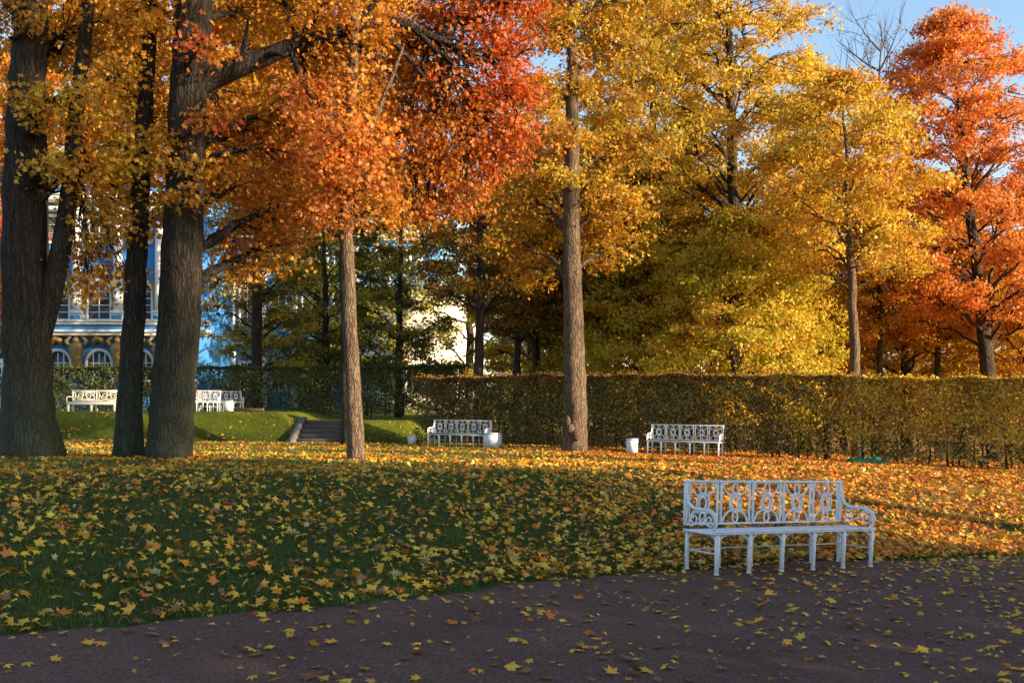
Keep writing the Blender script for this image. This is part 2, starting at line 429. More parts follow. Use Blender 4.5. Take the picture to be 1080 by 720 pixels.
class Tree:
    def __init__(s, seed): s.rng = np.random.RandomState(seed); s.w = MB(); s.LV = []; s.LF = []; s.LC = []; s.ln = 0
    def trunk(s, pts, radii, sides=18, buttress=.0, n=None, wob=.03):
        pts = np.asarray(pts, float); radii = np.asarray(radii, float)
        n = n or max(10, int(len(pts) * 7))
        u = np.linspace(0, len(pts) - 1, n); k = np.arange(len(pts))
        Pp = np.stack([np.interp(u, k, pts[:, c]) for c in range(3)], 1)
        for _ in range(2): Pp[1:-1] = (Pp[:-2] + 2 * Pp[1:-1] + Pp[2:]) / 4
        Pp[1:, :2] += s.rng.normal(0, wob, (n - 1, 2)) * .5
        R = np.interp(u, k, radii)
        ph = s.rng.uniform(0, 6.28, 3)
        def fl(i, a, p):
            h = p[:, 2][:, None] - p[0, 2]
            d = np.exp(-h / .55)
            return 1 + buttress * d * (.6 + .5 * np.cos(3 * a + ph[0]) + .45 * np.cos(5 * a + ph[1])) + .035 * np.cos(4 * a + ph[2] + h * .8) + .02 * np.sin(7 * a + h * 2.1)
        s.w.tube(Pp, R, sides, True, False, fl)
        s.tp, s.tr = Pp, R
        return s
    def attach(s, c, rise=.55, zmin=None):
        tp = s.tp
        want = c[2] - rise * np.linalg.norm((c - tp[np.argmin(abs(tp[:, 2] - c[2]))])[:2])
        if zmin is not None: want = max(want, zmin)
        i = int(np.argmin(abs(tp[:, 2] - want))); return tp[i], s.tr[i]
    def bough(s, c, r, pal, ncl, nleaf, lsize, tpl, csig=.30, twig=True, limb=True, zmin=None, rlimb=.32, flat=.5, src=None, up=.55, droop=0.0, frame=False, tsides=3, wr=.011):
        rng = s.rng; c = np.asarray(c, float); r = np.asarray(r, float) * np.ones(3)
        if src is None: a, ra = s.attach(c, zmin=zmin)
        else: a, ra = src
        mid = (a + c) / 2 + np.array([0, 0, .12 * np.linalg.norm(c - a)]) + rng.normal(0, .08 * np.linalg.norm(c - a) + .01, 3)
        far = c + (c - a) / (np.linalg.norm(c - a) + 1e-6) * r.mean() * .6
        L = curve(a, mid + (mid - (a + c) / 2), far, 12)
        L[1:-1] += rng.normal(0, .035 + .012 * r.mean(), (10, 3))
        if limb:
            r0 = max(.02, min(ra * rlimb, .05 + .028 * np.linalg.norm(far - a)))
            s.w.tube(L, np.linspace(r0, .012, 12), 6 if r0 > .04 else 4, False)
        d = rng.normal(size=(ncl, 3)); d /= np.linalg.norm(d, axis=1)[:, None]
        q = c + d * r * (rng.uniform(.15, 1, ncl) ** .45)[:, None]
        if droop: q[:, 2] -= droop * rng.uniform(0, 1, ncl)
        if twig:
            for k in range(ncl):
                dd = np.linalg.norm(L - q[k], axis=1); dd[:3] += 1
                i = max(3, int(np.argmin(dd)) - 2); i = min(i, 11)
                p0 = L[i]; m_ = (p0 + q[k]) / 2 + rng.normal(0, .1 * np.linalg.norm(q[k] - p0) + .005, 3) + np.array([0, 0, .1 * np.linalg.norm(q[k] - p0)])
                s.w.tube(curve(p0, m_, q[k], 5), np.linspace(wr * 1.6, wr * .5, 5), tsides, False)
        n = ncl * nleaf
        cl = np.repeat(np.arange(ncl), nleaf)
        sg = csig * rng.uniform(.7, 1.3, ncl)[cl]
        off = rng.normal(size=(n, 3)) * sg[:, None] * np.array([1, 1, flat])
        C = q[cl] + off
        Nn = rng.normal(size=(n, 3)) * .75 + np.array([0, 0, up]) + off / (sg[:, None] + 1e-6) * .25
        pals = pal if isinstance(pal, (list, tuple)) else [pal]
        pc = np.array(rng.randint(0, len(pals), ncl))[cl]
        col = np.zeros((n, 3))
        for i_, pp in enumerate(pals):
            w_ = pc == i_
            if w_.any(): col[w_] = leaf_cols(pp, int(w_.sum()), rng, cl[w_], ncl)
        v, f, cc = leaves_geo(C, Nn, lsize * rng.uniform(.65, 1.25, n), tpl, rng, col)
        s.LV.append(v); s.LF.append(f + s.ln); s.LC.append(cc); s.ln += len(v)
        return s
    def auto(s, z0, z1, rmax, nb, pal, ncl, nleaf, lsize, tpl, prof=None, csig=.42, cx=0, cy=0, **kw):
        rng = s.rng
        prof = prof or (lambda u: (math.sin(math.pi * min(1, .18 + u * .82)) ** .6))
        for k in range(nb):
            u = (k + rng.uniform(0, .8)) / nb
            z = z0 + (z1 - z0) * u; a = k * 2.399 + rng.uniform(-.4, .4)
            R = rmax * prof(u); br = .27 * R + .30
            dist = max(0, R - br) * rng.uniform(.75, 1.1)
            tp = s.tp[np.argmin(abs(s.tp[:, 2] - z))]
            c = np.array([tp[0] + math.cos(a) * dist + cx, tp[1] + math.sin(a) * dist + cy, z])
            s.bough(c, (br, br, br * .42), pal, ncl, nleaf, lsize, tpl, csig=csig, **kw)
        return s
    def build(s, root, bark, leafm=None):
        s.w.build('trunk', bark, root, smooth=True)
        if s.LV:
            np_mesh('crown', np.concatenate(s.LV), [np.concatenate(s.LF)], leafm or M['leaf'], root, col=np.concatenate(s.LC))
        return root
def place_root(name, px, d, label, cat='tree', group=None, dz=-.05, z=None):
    x = (px - 540) / FPX * d
    r = empty(name, (x, d, (float(ground_z(x, d)) if z is None else z) + dz))
    return tag(r, label, cat, group)

# ------------------------------------------------------------------ palace (far left, behind the trees)
def window_parts(parent, x, z0, w, h, arch, y, cols, rows, name='window'):
    """A white framed window on a wall whose face is at local y; frame and muntins on the thing's window part."""
    zs = z0 + h
    def outline(k):
        o = [(x - w / 2 - k, z0 - k), (x + w / 2 + k, z0 - k)]
        if arch: o += [(x + (w / 2 + k) * math.cos(a), zs + (w / 2 + k) * math.sin(a)) for a in np.linspace(0, math.pi, 12)]
        else: o += [(x + w / 2 + k, zs + k), (x - w / 2 - k, zs + k)]
        return o
    fr = MB(); oi, oo = outline(0), outline(.24); n = len(oi)
    for ya, yb, r0, r1 in ((y - .16, y + .0, oi, oo),):
        Vv = [(a, ya, b) for a, b in r0] + [(a, ya, b) for a, b in r1] + [(a, yb, b) for a, b in r0] + [(a, yb, b) for a, b in r1]
        q = []
        for i in range(n):
            k = (i + 1) % n
            q += [(i, n + i, n + k, k), (n + i, 3 * n + i, 3 * n + k, n + k), (2 * n + i, i, k, 2 * n + k)]
        fr.add(Vv, [np.array(q)])
    wn = MB()
    for c in range(1, cols): wn.box((x - w / 2 + w * c / cols, y - .07, z0 + (h + (w * .42 if arch else 0)) / 2), (.09, .05, h + (w * .42 if arch else 0)))
    for r_ in range(1, rows + (1 if arch else 0)): wn.box((x, y - .068, z0 + h * r_ / rows), (w, .05, .08))
    o = wn.build(name, M['stucco_white'], parent)
    fr.build('frame', M['stucco_white'], o)
    pn = MB(); pn.prism(outline(-.002), y - .035, y - .012); pn.build('pane', M['glass'], o)
    return o

def telamon(mb, x, y, z):
    """Bust of an atlas holding up the cornice: tapering pedestal, torso, raised arms, head."""
    pts = [(x, y, z), (x, y, z + .9), (x, y - .05, z + 1.5), (x, y - .12, z + 2.1), (x, y - .1, z + 2.5), (x, y - .1, z + 2.65)]
    mb.tube(pts, [.28, .36, .42, .62, .5, .2], 10)
    mb.tube([(x, y - .2, z + 2.6), (x, y - .22, z + 2.85), (x, y - .2, z + 3.1)], [.2, .27, .12], 10)
    for s in (-1, 1):
        mb.tube([(x + s * .5, y - .1, z + 2.35), (x + s * .85, y - .15, z + 2.75), (x + s * .45, y - .12, z + 3.15)], [.2, .17, .13], 8)

pal = empty('palace', (0, 85, 0)); tag(pal, 'blue and white baroque palace with arched windows and gilded ornament', 'palace')
X0, X1, D0 = -50.0, -24.9, 0.0
ztop = 21.0
MB().box(((X0 + X1) / 2, 4, ztop / 2 - .5), (X1 - X0, 8, ztop + 1)).build('wall', M['palace_blue'], pal)
bay = 3.36; cx0 = (105 - 540) / FPX * 85
for kk in range(-5, 3):
    x = cx0 + bay * kk
    if x < X0 + 1.2 or x > X1 - 1.0: continue
    window_parts(pal, x, 3.1, 1.9, 2.2, True, 0, 4, 3)
    w = window_parts(pal, x, 8.9, 1.75, 2.2, True, 0, 2, 4)
    window_parts(pal, x, 15.2, 1.6, 2.0, False, 0, 2, 3)
    orn = MB(); 
    orn.tube([(x - .5, -.2, 6.75), (x - .25, -.32, 7.15), (x, -.38, 7.35), (x + .25, -.32, 7.15), (x + .5, -.2, 6.75)], [.16, .26, .34, .26, .16], 8)
    for s in (-1, 1):
        orn.tube([(x + s * 1.28, -.14, 9.0), (x + s * 1.32, -.2, 10.2), (x + s * 1.25, -.24, 11.2), (x + s * 1.0, -.2, 12.1)], [.14, .22, .26, .12], 8)
    orn.tube([(x - .7, -.2, 12.6), (x - .2, -.3, 13.1), (x + .2, -.3, 13.1), (x + .7, -.2, 12.6)], [.1, .26, .26, .1], 8)
    orn.build('ornament', M['ochre'], pal, smooth=True)
for kk in range(-6, 4):
    x = cx0 + bay * (kk - .5)
    if x < X0 + .6 or x > X1 - .4: continue
    c = MB(); zc = np.linspace(9.5, 17.0, 9)
    c.tube([(x, -.45, q) for q in zc], .37 - .05 * np.linspace(0, 1, 9) ** 2, 16)
    c.box((x, -.45, 9.38), (.95, .9, .24), .04); c.box((x, -.45, 17.3), (.92, .9, .6), .06)
    c.box((x, -.4, 8.98), (1.1, .8, .5), .03)
    o = c.build('column', M['stucco_white'], pal, smooth=False)
    MB().box((x, -.82, 8.98), (.8, .06, .34)).build('pedestal_panel', M['palace_blue'], o)
    a = MB(); telamon(a, x, -.4, 4.3); a.build('atlas_figure', M['ochre'], pal, smooth=True)
cn = MB()
for z, h_, d_ in ((7.62, .22, .85), (7.86, .2, 1.05), (8.5, .2, .9), (8.66, .1, 1.05), (17.75, .3, 1.0), (18.5, .35, 1.35), (18.85, .2, 1.5)):
    cn.box(((X0 + X1) / 2 + .12, .3 - d_ / 2 + .002 * z, z), (X1 - X0 + .24, d_ + .6, h_))
cn.build('cornice', M['stucco_white'], pal)
bl = MB(); bl.box(((X0 + X1) / 2, -.25, 8.17), (X1 - X0 - .1, .6, .42)); bl.build('frieze', M['palace_blue'], pal)
rf = MB(); rf.prism([(X0 - .4, ztop + .01), (X1 + .4, ztop + .01), (X1 - 2.5, ztop + 2.4), (X0 + 2.5, ztop + 2.4)], -.6, 8.2); rf.build('roof', M['roof'], pal)

# lower wing to the right, set back
wing = empty('palace_wing', (0, 97, 0)); tag(wing, 'set back blue palace wing with narrow windows and white pilasters between', 'palace')
A0, A1 = -32.0, -7.2
MB().box(((A0 + A1) / 2, 4, 8.5), (A1 - A0, 8, 19)).build('wall', M['palace_blue'], wing)
x = A0 + 1.6; k = 0
while x < A1 - 1:
    window_parts(wing, x, 3.4, 1.2, 2.4, False, 0, 2, 3)
    window_parts(wing, x, 9.4, 1.25, 3.2, k % 2 == 0, 0, 2, 4)
    window_parts(wing, x, 14.6, 1.1, 1.5, False, 0, 2, 2)
    p = MB(); p.box((x + 1.45, -.16, 12.6), (.62, .36, 8.4), .03); p.box((x + 1.45, -.2, 8.7), (.8, .46, .5), .03); p.box((x + 1.45, -.2, 16.6), (.8, .5, .5), .05)
    p.build('pilaster', M['stucco_white'], wing)
    p = MB(); p.box((x + 1.45, -.12, 4.4), (.7, .3, 5.6), .03); p.build('pilaster', M['stucco_white'], wing)
    p = MB(); p.tube([(x - .6, -.12, 13.4), (x, -.25, 13.75), (x + .6, -.12, 13.4)], [.08, .2, .08], 8); p.build('ornament', M['ochre'], wing, smooth=True)
    x += 2.9; k += 1
cn = MB()
for z, h_, d_ in ((7.6, .25, .5), (8.05, .2, .7), (17.4, .35, .7), (17.85, .25, 1.0)):
    cn.box(((A0 + A1) / 2, .3 - d_ / 2 + .002 * z, z), (A1 - A0 + .2, d_ + .6, h_))
cn.build('cornice', M['stucco_white'], wing)
rf = MB(); rf.prism([(A0, 18.02), (A1 + .3, 18.02), (A1 - 2, 20), (A0, 20)], -.4, 8.2); rf.build('roof', M['roof'], wing)

# sunlit pavilion at the wing's end
pav = empty('garden_pavilion', tuple(P(462, HOR, 93)), rad(40)); pav.location.z = 0
tag(pav, 'pale sunlit pavilion wall glowing between the tree trunks behind the hedge', 'building')
MB().box((0, 3, 5.4), (9, 6, 11.6)).build('wall', M['stucco_warm'], pav)
for q in (-2.8, 0, 2.8): window_parts(pav, q, 3.0, 1.3, 2.4, False, 0, 2, 3)
c = MB(); c.box((0, 2.9, 11.1), (9.5, 6.5, .4), .05); c.box((0, 2.9, 11.5), (9.8, 6.8, .3), .05); c.build('cornice', M['stucco_white'], pav)
c = MB(); c.prism([(-4.9, 11.66), (4.9, 11.66), (0, 13.4)], -.4, 6.4); c.build('roof', M['roof'], pav)
ph = empty('park_building', tuple(P(640, HOR, 112)), rad(6)); ph.location.z = 0
tag(ph, 'pale two storey building far behind the hedge seen in slivers between trunks', 'building')
MB().box((0, 4, 5.4), (22, 8, 11.6)).build('wall', M['stucco_white'], ph)
for q in np.arange(-9, 9.1, 3): window_parts(ph, float(q), 3.2, 1.3, 2.4, False, 0, 2, 3); window_parts(ph, float(q), 7.6, 1.3, 1.9, False, 0, 2, 2)
c = MB(); c.box((0, 3.9, 11.1), (22.5, 8.5, .4), .05); c.box((0, -.1, 6.7), (22.1, .3, .3)); c.build('cornice', M['stucco_white'], ph)
c = MB(); c.prism([(-11.4, 11.32), (11.4, 11.32), (8, 14), (-8, 14)], -.5, 8.5); c.build('roof', M['roof'], ph)

# ------------------------------------------------------------------ steps in the terrace
st = empty('stone_steps', ((STEP_X0 + STEP_X1) / 2, 39.1, 0))
tag(st, 'dark stone garden steps up the grass terrace between two sloping side walls', 'steps')
zb = float(ground_z(-7.25, 38.9)); nst = 5; rise = (1.17 - zb) / nst
for k in range(nst):
    mb = MB(); mb.box((0, .17 + k * .35 + .25, zb + rise * (k + .5) - .02), (STEP_X1 - STEP_X0 - .26, .55, rise + .04), .012)
    mb.build('step', M['step_stone'], st)
for sx in (-1, 1):
    xx = sx * (STEP_X1 - STEP_X0) / 2
    mb = MB(); prof_ = [(-.1, zb - .1), (2.0, zb - .1), (2.3, 1.27), (1.9, 1.3), (-.1, zb + .12)]
    Vv = [(xx - .13, a, b) for a, b in prof_] + [(xx + .13, a, b) for a, b in prof_]
    mb.add(Vv, [np.array([(i_, (i_ + 1) % 5, 5 + (i_ + 1) % 5, 5 + i_) for i_ in range(5)]), np.array([(4, 3, 2, 1, 0), (5, 6, 7, 8, 9)])])
    mb.build('side_wall', M['stone'], st)

# ------------------------------------------------------------------ hedges
def hedge(name, p0, p1, depth, h, label, n, lsize, pals, seed, zb=None, ztop_fn=None, thin=.5, nstem=96):
    rng = np.random.RandomState(seed)
    p0, p1 = np.array(p0, float), np.array(p1, float); Lg = np.linalg.norm(p1 - p0); u = (p1 - p0) / Lg
    nv = np.array([u[1], -u[0]]);  nv = nv if nv[1] < 0 else -nv
    c0 = (p0 + p1) / 2
    root = empty(name, (c0[0], c0[1], float(ground_z(*c0)) if zb is None else zb)); tag(root, label, 'hedge', None)
    a = rng.uniform(0, 1, n) * Lg
    face = rng.choice(4, n, p=[.52, .18, .24, .06])
    hh = rng.uniform(0.02, 1, n); dd = rng.uniform(0, 1, n)
    dj = np.abs(rng.normal(0, .10, n))
    lump = .07 * np.sin(a * 2.1 + 1) * np.sin(hh * 5 + a * .7) + .05 * np.sin(a * 5.3) * np.sin(hh * 9)
    w_ = np.where(face == 0, np.clip(dj + .05 + lump, -.04, 9), np.where(face == 1, dd * depth, np.where(face == 2, dd * depth, depth - dj)))
    z = np.where(face == 1, h - np.abs(rng.normal(0, .05, n)) + .035 * np.sin(a * 3.7) + .03 * np.sin(a * 1.3 + 1) + (rng.uniform(0, 1, n) < .06) * rng.uniform(0, .16, n), hh ** .8 * h)
    # the foot is thin: fewer leaves near the ground, in gaps between stems
    gap = .5 + .5 * np.sin(a * 3.3 + 2 * np.sin(a * .9))
    keep = (rng.uniform(0, 1, n) < 1 - thin * (1 - sstep(.15, 1.2, z)) * (.35 + .65 * gap)) & (rng.uniform(0, 1, n) < np.where(face > 0, 1, 1 * .52 + .48 * np.sin(a * 2.7 + z * 3 + 2 * np.sin(z * 2.2 + a * .6))))
    a, w_, z, face = a[keep], w_[keep], z[keep], face[keep]; n = len(a)
    xy = p0[None] + u[None] * a[:, None] - nv[None] * w_[:, None]
    gz = ground_z(xy[:, 0], xy[:, 1]) if zb is None else np.full(n, zb)
    Ht = h if ztop_fn is None else ztop_fn(a / Lg)
    C = np.stack([xy[:, 0], xy[:, 1], gz + z * (Ht / h)], 1) - np.array(root.location)
    Nn = rng.normal(size=(n, 3)) * .7
    Nn[:, :2] += np.where(face == 0, 1.0, .1)[:, None] * nv
    Nn[:, 2] += np.where(face == 1, 1.0, .45)
    col = np.zeros((n, 3)); f = a / Lg
    pk = np.clip(pals['f'](f, z / h, np.clip(.62 * rng.uniform(0, 1, n) + .38 * (.5 + .5 * np.sin(a * 2.3 + 2 * np.sin(z * 2.2)) * np.sin(a * .9 + z * 3.1)) , 0, 1)).astype(int), 0, len(pals['p']) - 1)
    for i_, pp in enumerate(pals['p']):
        q = pk == i_
        if q.any(): col[q] = leaf_cols(pp, int(q.sum()), rng)
    v, fc, cc = leaves_geo(C, Nn, lsize * rng.uniform(.7, 1.35, n), RHOMB, rng, col)
    np_mesh('foliage', v, [fc], M['hedge_leaf'], root, col=cc)
    for k in range(nstem):
        sm_ = MB()
        aa = rng.uniform(0, Lg); ww = rng.uniform(.12, depth - .12)
        x_, y_ = p0 + u * aa - nv * ww
        z0 = float(ground_z(x_, y_)) - .05 if zb is None else zb
        z0 -= root.location.z
        b0 = np.array([x_ - c0[0], y_ - c0[1], z0]); hz = h * rng.uniform(.6, .95)
        pts = [b0, b0 + [rng.normal(0, .05), rng.normal(0, .05), hz * .4], b0 + [rng.normal(0, .14), rng.normal(0, .1), hz]]
        sm_.tube(curve(pts[0], pts[1], pts[2], 6), np.linspace(rng.uniform(.018, .045), .008, 6), 5, False)
        for q in range(5):
            bz = b0 + [0, 0, hz * rng.uniform(.15, .7)]
            sm_.tube([bz, bz + [rng.normal(0, .2), rng.normal(0, .12), rng.uniform(.15, .5)]], [.012, .005], 3, False)
        sm_.build('stem', M['bark_back'], root)
    return root
HF = lambda f, z, r: np.where(r < .12 + .60 * sstep(.26, .62, f) * (1 - .45 * (z < .3)), np.where(r * 97 % 1 < .45, 1, 3), np.where((z > .93) & (r < .6), 2, np.where(r < .46, 0, np.where(r < .64, 4, 2))))  # right end more golden, top browner: leaf tints that also carry the sunlight
hedge('clipped_hedge', (-3.75, 38.6), (22.0, 22.0), 1.1, 2.48,
      'long clipped hedge of browning leaves with a level top behind the two white benches', 175000, .10,
      {'p': ['olive', 'amber', 'brown', 'yellow', 'green'], 'f': HF}, 11, thin=.18)
HF2 = lambda f, z, r: np.where(r < .02 + .16 * (f > .62) * (f < .72), 1, np.where(r < .4, 2, np.where(r < .52, 0, 3)))  # darker leaf mix: the shade on the terrace hedge put into its colours
hedge('clipped_hedge', (-23.2, 48.4), (-2.2, 47.2), 1.2, 2.25, 'clipped hedge, its shade put into dark leaf colours, along the grass terrace in front of the palace', 100000, .10,
      {'p': ['olive', 'lime', 'green', 'green'], 'f': HF2}, 12, zb=1.3, thin=.2, nstem=50)
# tall dense hedge, out of view, added off to the right to throw the evening shade over the path and the bank
HF3 = lambda f, z, r: np.where(r < .3, 1, np.where(r < .6, 0, 2))
hedge('shade_hedge', (15.2, 8.2), (16.5, -13), 1.6, 7.4, 'very tall clipped hedge out of view, added to shade the gravel path', 120000, .24,
      {'p': ['olive', 'amber', 'green'], 'f': HF3}, 13, thin=.0, nstem=24)

# ------------------------------------------------------------------ trees of the front lawn
def rel(root, px, py, d): return P(px, py, d) - np.array(root.location)
def pxpath(root, pts, d): return [rel(root, a, b, d if len(q) == 0 else q[0]) for a, b, *q in pts]
def nb_(s, r, k=1.0): return max(5, int(24 * r * r * k))
def px_boughs(T, root, rows, lsize=.15, nleaf=30, tpl=MAPLE, src=None, k=1.3, csig=.25, **kw):
    for px, py, d, rp, pal_ in rows:
        r = rp * d / FPX
        T.bough(rel(root, px, py, d), (r, r, r * .75), pal_, nb_(T, r, k), nleaf, lsize, tpl, csig=csig, src=src, **kw)

# 1: big forked maple at the far left
r1 = place_root('maple_tree', 32, 21.0, 'thick trunked forked maple with mossy bark, cut by the left border', group='maples on the front lawn')
T = Tree(101)
base = np.zeros(3)
T.trunk([base, *pxpath(r1, [(29, 420), (27, 330), (25, 200), (28, 100), (34, 0), (40, -120)], 21.0)], [.54, .49, .45, .39, .35, .31, .22], 30, .32, 44, .035)
tp, tr_ = T.tp.copy(), T.tr.copy()
fork = pxpath(r1, [(36, 372), (52, 318), (64, 265), (72, 215), (80, 120), (92, 20), (100, -80)], 21.0)
fk = np.array(fork); u_ = np.linspace(0, 6, 26); fk = np.stack([np.interp(u_, range(7), fk[:, c]) for c in range(3)], 1); fk[1:-1] = (fk[:-2] + 2 * fk[1:-1] + fk[2:]) / 4
T.w.tube(fk, np.linspace(.25, .10, 26), 14, False)
px_boughs(T, r1, [(8, 15, 22.6, 45, 'amber'), (78, 45, 22.4, 44, ['amber', 'orange']), (105, 25, 21.6, 52, 'amber'), (16, 105, 20.0, 15, ['amber', 'gold']), (40, 122, 20.1, 14, ['amber', 'gold']), (30, 20, 20.2, 16, 'amber'),
                  (75, 118, 20.2, 42, ['amber', 'gold']), (56, 172, 20.2, 20, ['amber', 'gold']), (92, 190, 20.8, 36, 'amber'), (20, -50, 20, 60, 'amber')])
px_boughs(T, r1, [(108, 250, 21.3, 36, 'amber'), (82, 268, 21.6, 28, ['amber', 'orange']), (112, 284, 21.5, 24, 'amber'), (68, 292, 21.8, 22, ['amber', 'gold']), (92, 306, 21.7, 15, 'amber'), (130, 292, 22.4, 16, 'amber'), (135, 228, 21.5, 30, 'amber')], src=(fk[16], fk[16] * 0 + .12) if False else (fk[16], .12))
T.auto(10.6, 16.5, 4.6, 12, ['amber', 'orange'], 10, 36, .2, STAR, csig=.5)
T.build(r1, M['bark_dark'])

# 2: thin dark leaning maple
r2 = place_root('maple_tree', 133, 21.6, 'slim dark maple leaning right, between two much thicker trunks', group='maples on the front lawn')
T = Tree(102)
T.trunk([base, *pxpath(r2, [(138, 400), (143, 300), (148, 200), (153, 110), (160, 20), (164, -100)], 21.6)], [.28, .245, .22, .19, .16, .13, .09], 16, .22, 40, .02)
px_boughs(T, r2, [(150, 70, 22.7, 48, 'amber'), (128, 62, 20.8, 22, ['amber', 'gold']), (122, 95, 21, 40, ['amber', 'gold']), (128, 165, 21.0, 40, ['amber', 'gold']), (160, 130, 22.5, 40, 'amber'), (165, 235, 22.6, 32, 'amber'),
                  (118, 205, 21.6, 36, ['amber', 'gold']), (155, 10, 21, 50, 'amber')])
T.auto(10.5, 14.5, 3.4, 8, ['amber', 'gold'], 10, 34, .2, STAR, csig=.5)
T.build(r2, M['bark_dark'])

# 3: big straight maple with a long limb to the right
r3 = place_root('maple_tree', 177, 21.2, 'stout dark furrowed maple with a heavy limb reaching right over the lawn', group='maples on the front lawn')
T = Tree(103)
T.trunk([base, *pxpath(r3, [(183, 410), (191, 300), (195, 200), (199, 100), (205, 0), (212, -140)], 21.2)], [.44, .42, .40, .39, .37, .34, .22], 30, .13, 44, .035)
lim = np.array(pxpath(r3, [(203, 92), (245, 68), (275, 52), (310, 32), (360, 14), (410, -2), (470, 22), (520, 40)], 21.2)); lim[:, 1] += np.linspace(0, 1.6, 8)
u_ = np.linspace(0, 7, 30); lim = np.stack([np.interp(u_, range(8), lim[:, c]) for c in range(3)], 1); lim[1:-1] = (lim[:-2] + 2 * lim[1:-1] + lim[2:]) / 4
T.w.tube(lim, np.linspace(.25, .04, 30), 12, False)
for a_, b_, z_ in ((16, (430, 95), 22.4), (19, (470, 110), 22.6), (22, (520, 120), 22.8), (11, (330, 120), 21.6), (17, (420, -20), 22), (8, (300, 60), 21.0), (12, (350, 42), 21.3), (5, (262, 20), 21.1), (14, (390, 60), 22)):
    e = rel(r3, *b_, z_); T.w.tube(curve(lim[a_], (lim[a_] + e) / 2 + [0, 0, .12], e, 8), np.linspace(.08, .02, 8), 7, False)
px_boughs(T, r3, [(212, 50, 20.2, 26, ['red', 'orange']), (246, 8, 23.0, 42, 'amber'), (218, 128, 20.4, 16, ['red', 'orange', 'coral']), (206, 178, 20.5, 17, ['amber', 'gold']), (180, 150, 20.5, 14, 'amber'),
                  (262, 140, 22.6, 46, ['amber', 'orange']), (240, 195, 22.0, 42, ['amber', 'orange']), (282, 170, 22.2, 44, ['amber', 'rust']), (255, 240, 22.6, 34, ['amber', 'orange']),
                  (292, 225, 22.8, 40, ['orange', 'rust']), (310, 120, 22.4, 44, 'amber'), (192, 208, 20.6, 11, 'amber'), (240, 262, 22.8, 30, ['amber', 'orange']), (232, 300, 23, 24, ['gold', 'amber']), (310, 262, 23.2, 26, ['orange', 'amber']), (275, 285, 23, 26, ['amber', 'rust']), (240, 105, 22.6, 32, ['amber', 'orange'])])
px_boughs(T, r3, [(300, 0, 23.2, 44, 'amber'), (345, 70, 23.4, 42, ['amber', 'rust']), (318, 92, 23.2, 34, 'amber'), (395, 45, 23.8, 46, ['rust', 'amber']), (340, 0, 21.0, 20, 'amber')], src=(lim[12], .16))
px_boughs(T, r3, [(440, 50, 24.0, 50, ['rust', 'amber']), (505, 35, 23.4, 50, ['rust', 'red']), (545, 50, 23.0, 34, 'red'), (430, 105, 23.8, 44, ['rust', 'amber']), (488, 95, 23.0, 52, ['rust', 'red']),
                  (540, 105, 23.1, 38, 'red'), (465, 150, 23.0, 48, 'rust'), (515, 160, 23.4, 42, ['rust', 'red']), (545, 145, 23.2, 22, 'red'), (420, 150, 22.9, 34, ['rust', 'orange']),
                  (452, 205, 23.2, 38, ['rust', 'orange']), (490, 205, 23.4, 34, 'rust'), (440, 232, 23.3, 22, 'rust'), (470, 0, 24.0, 46, 'rust'), (550, -5, 23.2, 44, 'red')], src=(lim[24], .11), k=1.9)
T.auto(10.8, 17, 5.0, 12, ['amber', 'orange'], 10, 36, .2, STAR, csig=.5)
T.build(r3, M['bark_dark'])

# 4: slim sunlit maple
r4 = place_root('maple_tree', 376, 22.0, 'slim sunlit brown maple, bare up to a crown of bright coral orange leaves', group='maples on the front lawn')
T = Tree(104)
T.trunk([base, *pxpath(r4, [(373, 420), (368, 320), (365, 235), (367, 150), (373, 60), (378, -60)], 22.0)], [.185, .165, .152, .14, .125, .105, .06], 16, .12, 44, .012)
fk = np.array(pxpath(r4, [(366, 190), (380, 160), (396, 130), (408, 88), (425, 50)], 22.0)); T.w.tube(curve(fk[0], fk[2], fk[4], 10), np.linspace(.09, .03, 10), 8, False)
px_boughs(T, r4, [(352, 150, 21.0, 42, ['coral', 'orange']), (335, 185, 21.2, 34, ['coral', 'orange']), (384, 190, 21.3, 34, ['orange', 'coral']), (392, 150, 21.6, 30, 'orange'), (340, 110, 21.6, 40, ['orange', 'coral']),
                  (352, 225, 21.4, 26, ['coral', 'orange']), (398, 225, 22.2, 26, ['orange', 'amber']), (370, 95, 22.6, 44, ['orange', 'amber']), (360, 30, 22, 50, ['amber', 'orange']), (330, 230, 22.2, 26, ['orange', 'coral'])], k=1.9)
T.auto(10.8, 14.5, 3.0, 8, ['coral', 'orange'], 9, 34, .2, STAR, csig=.5)
T.build(r4, M['bark_brown'])

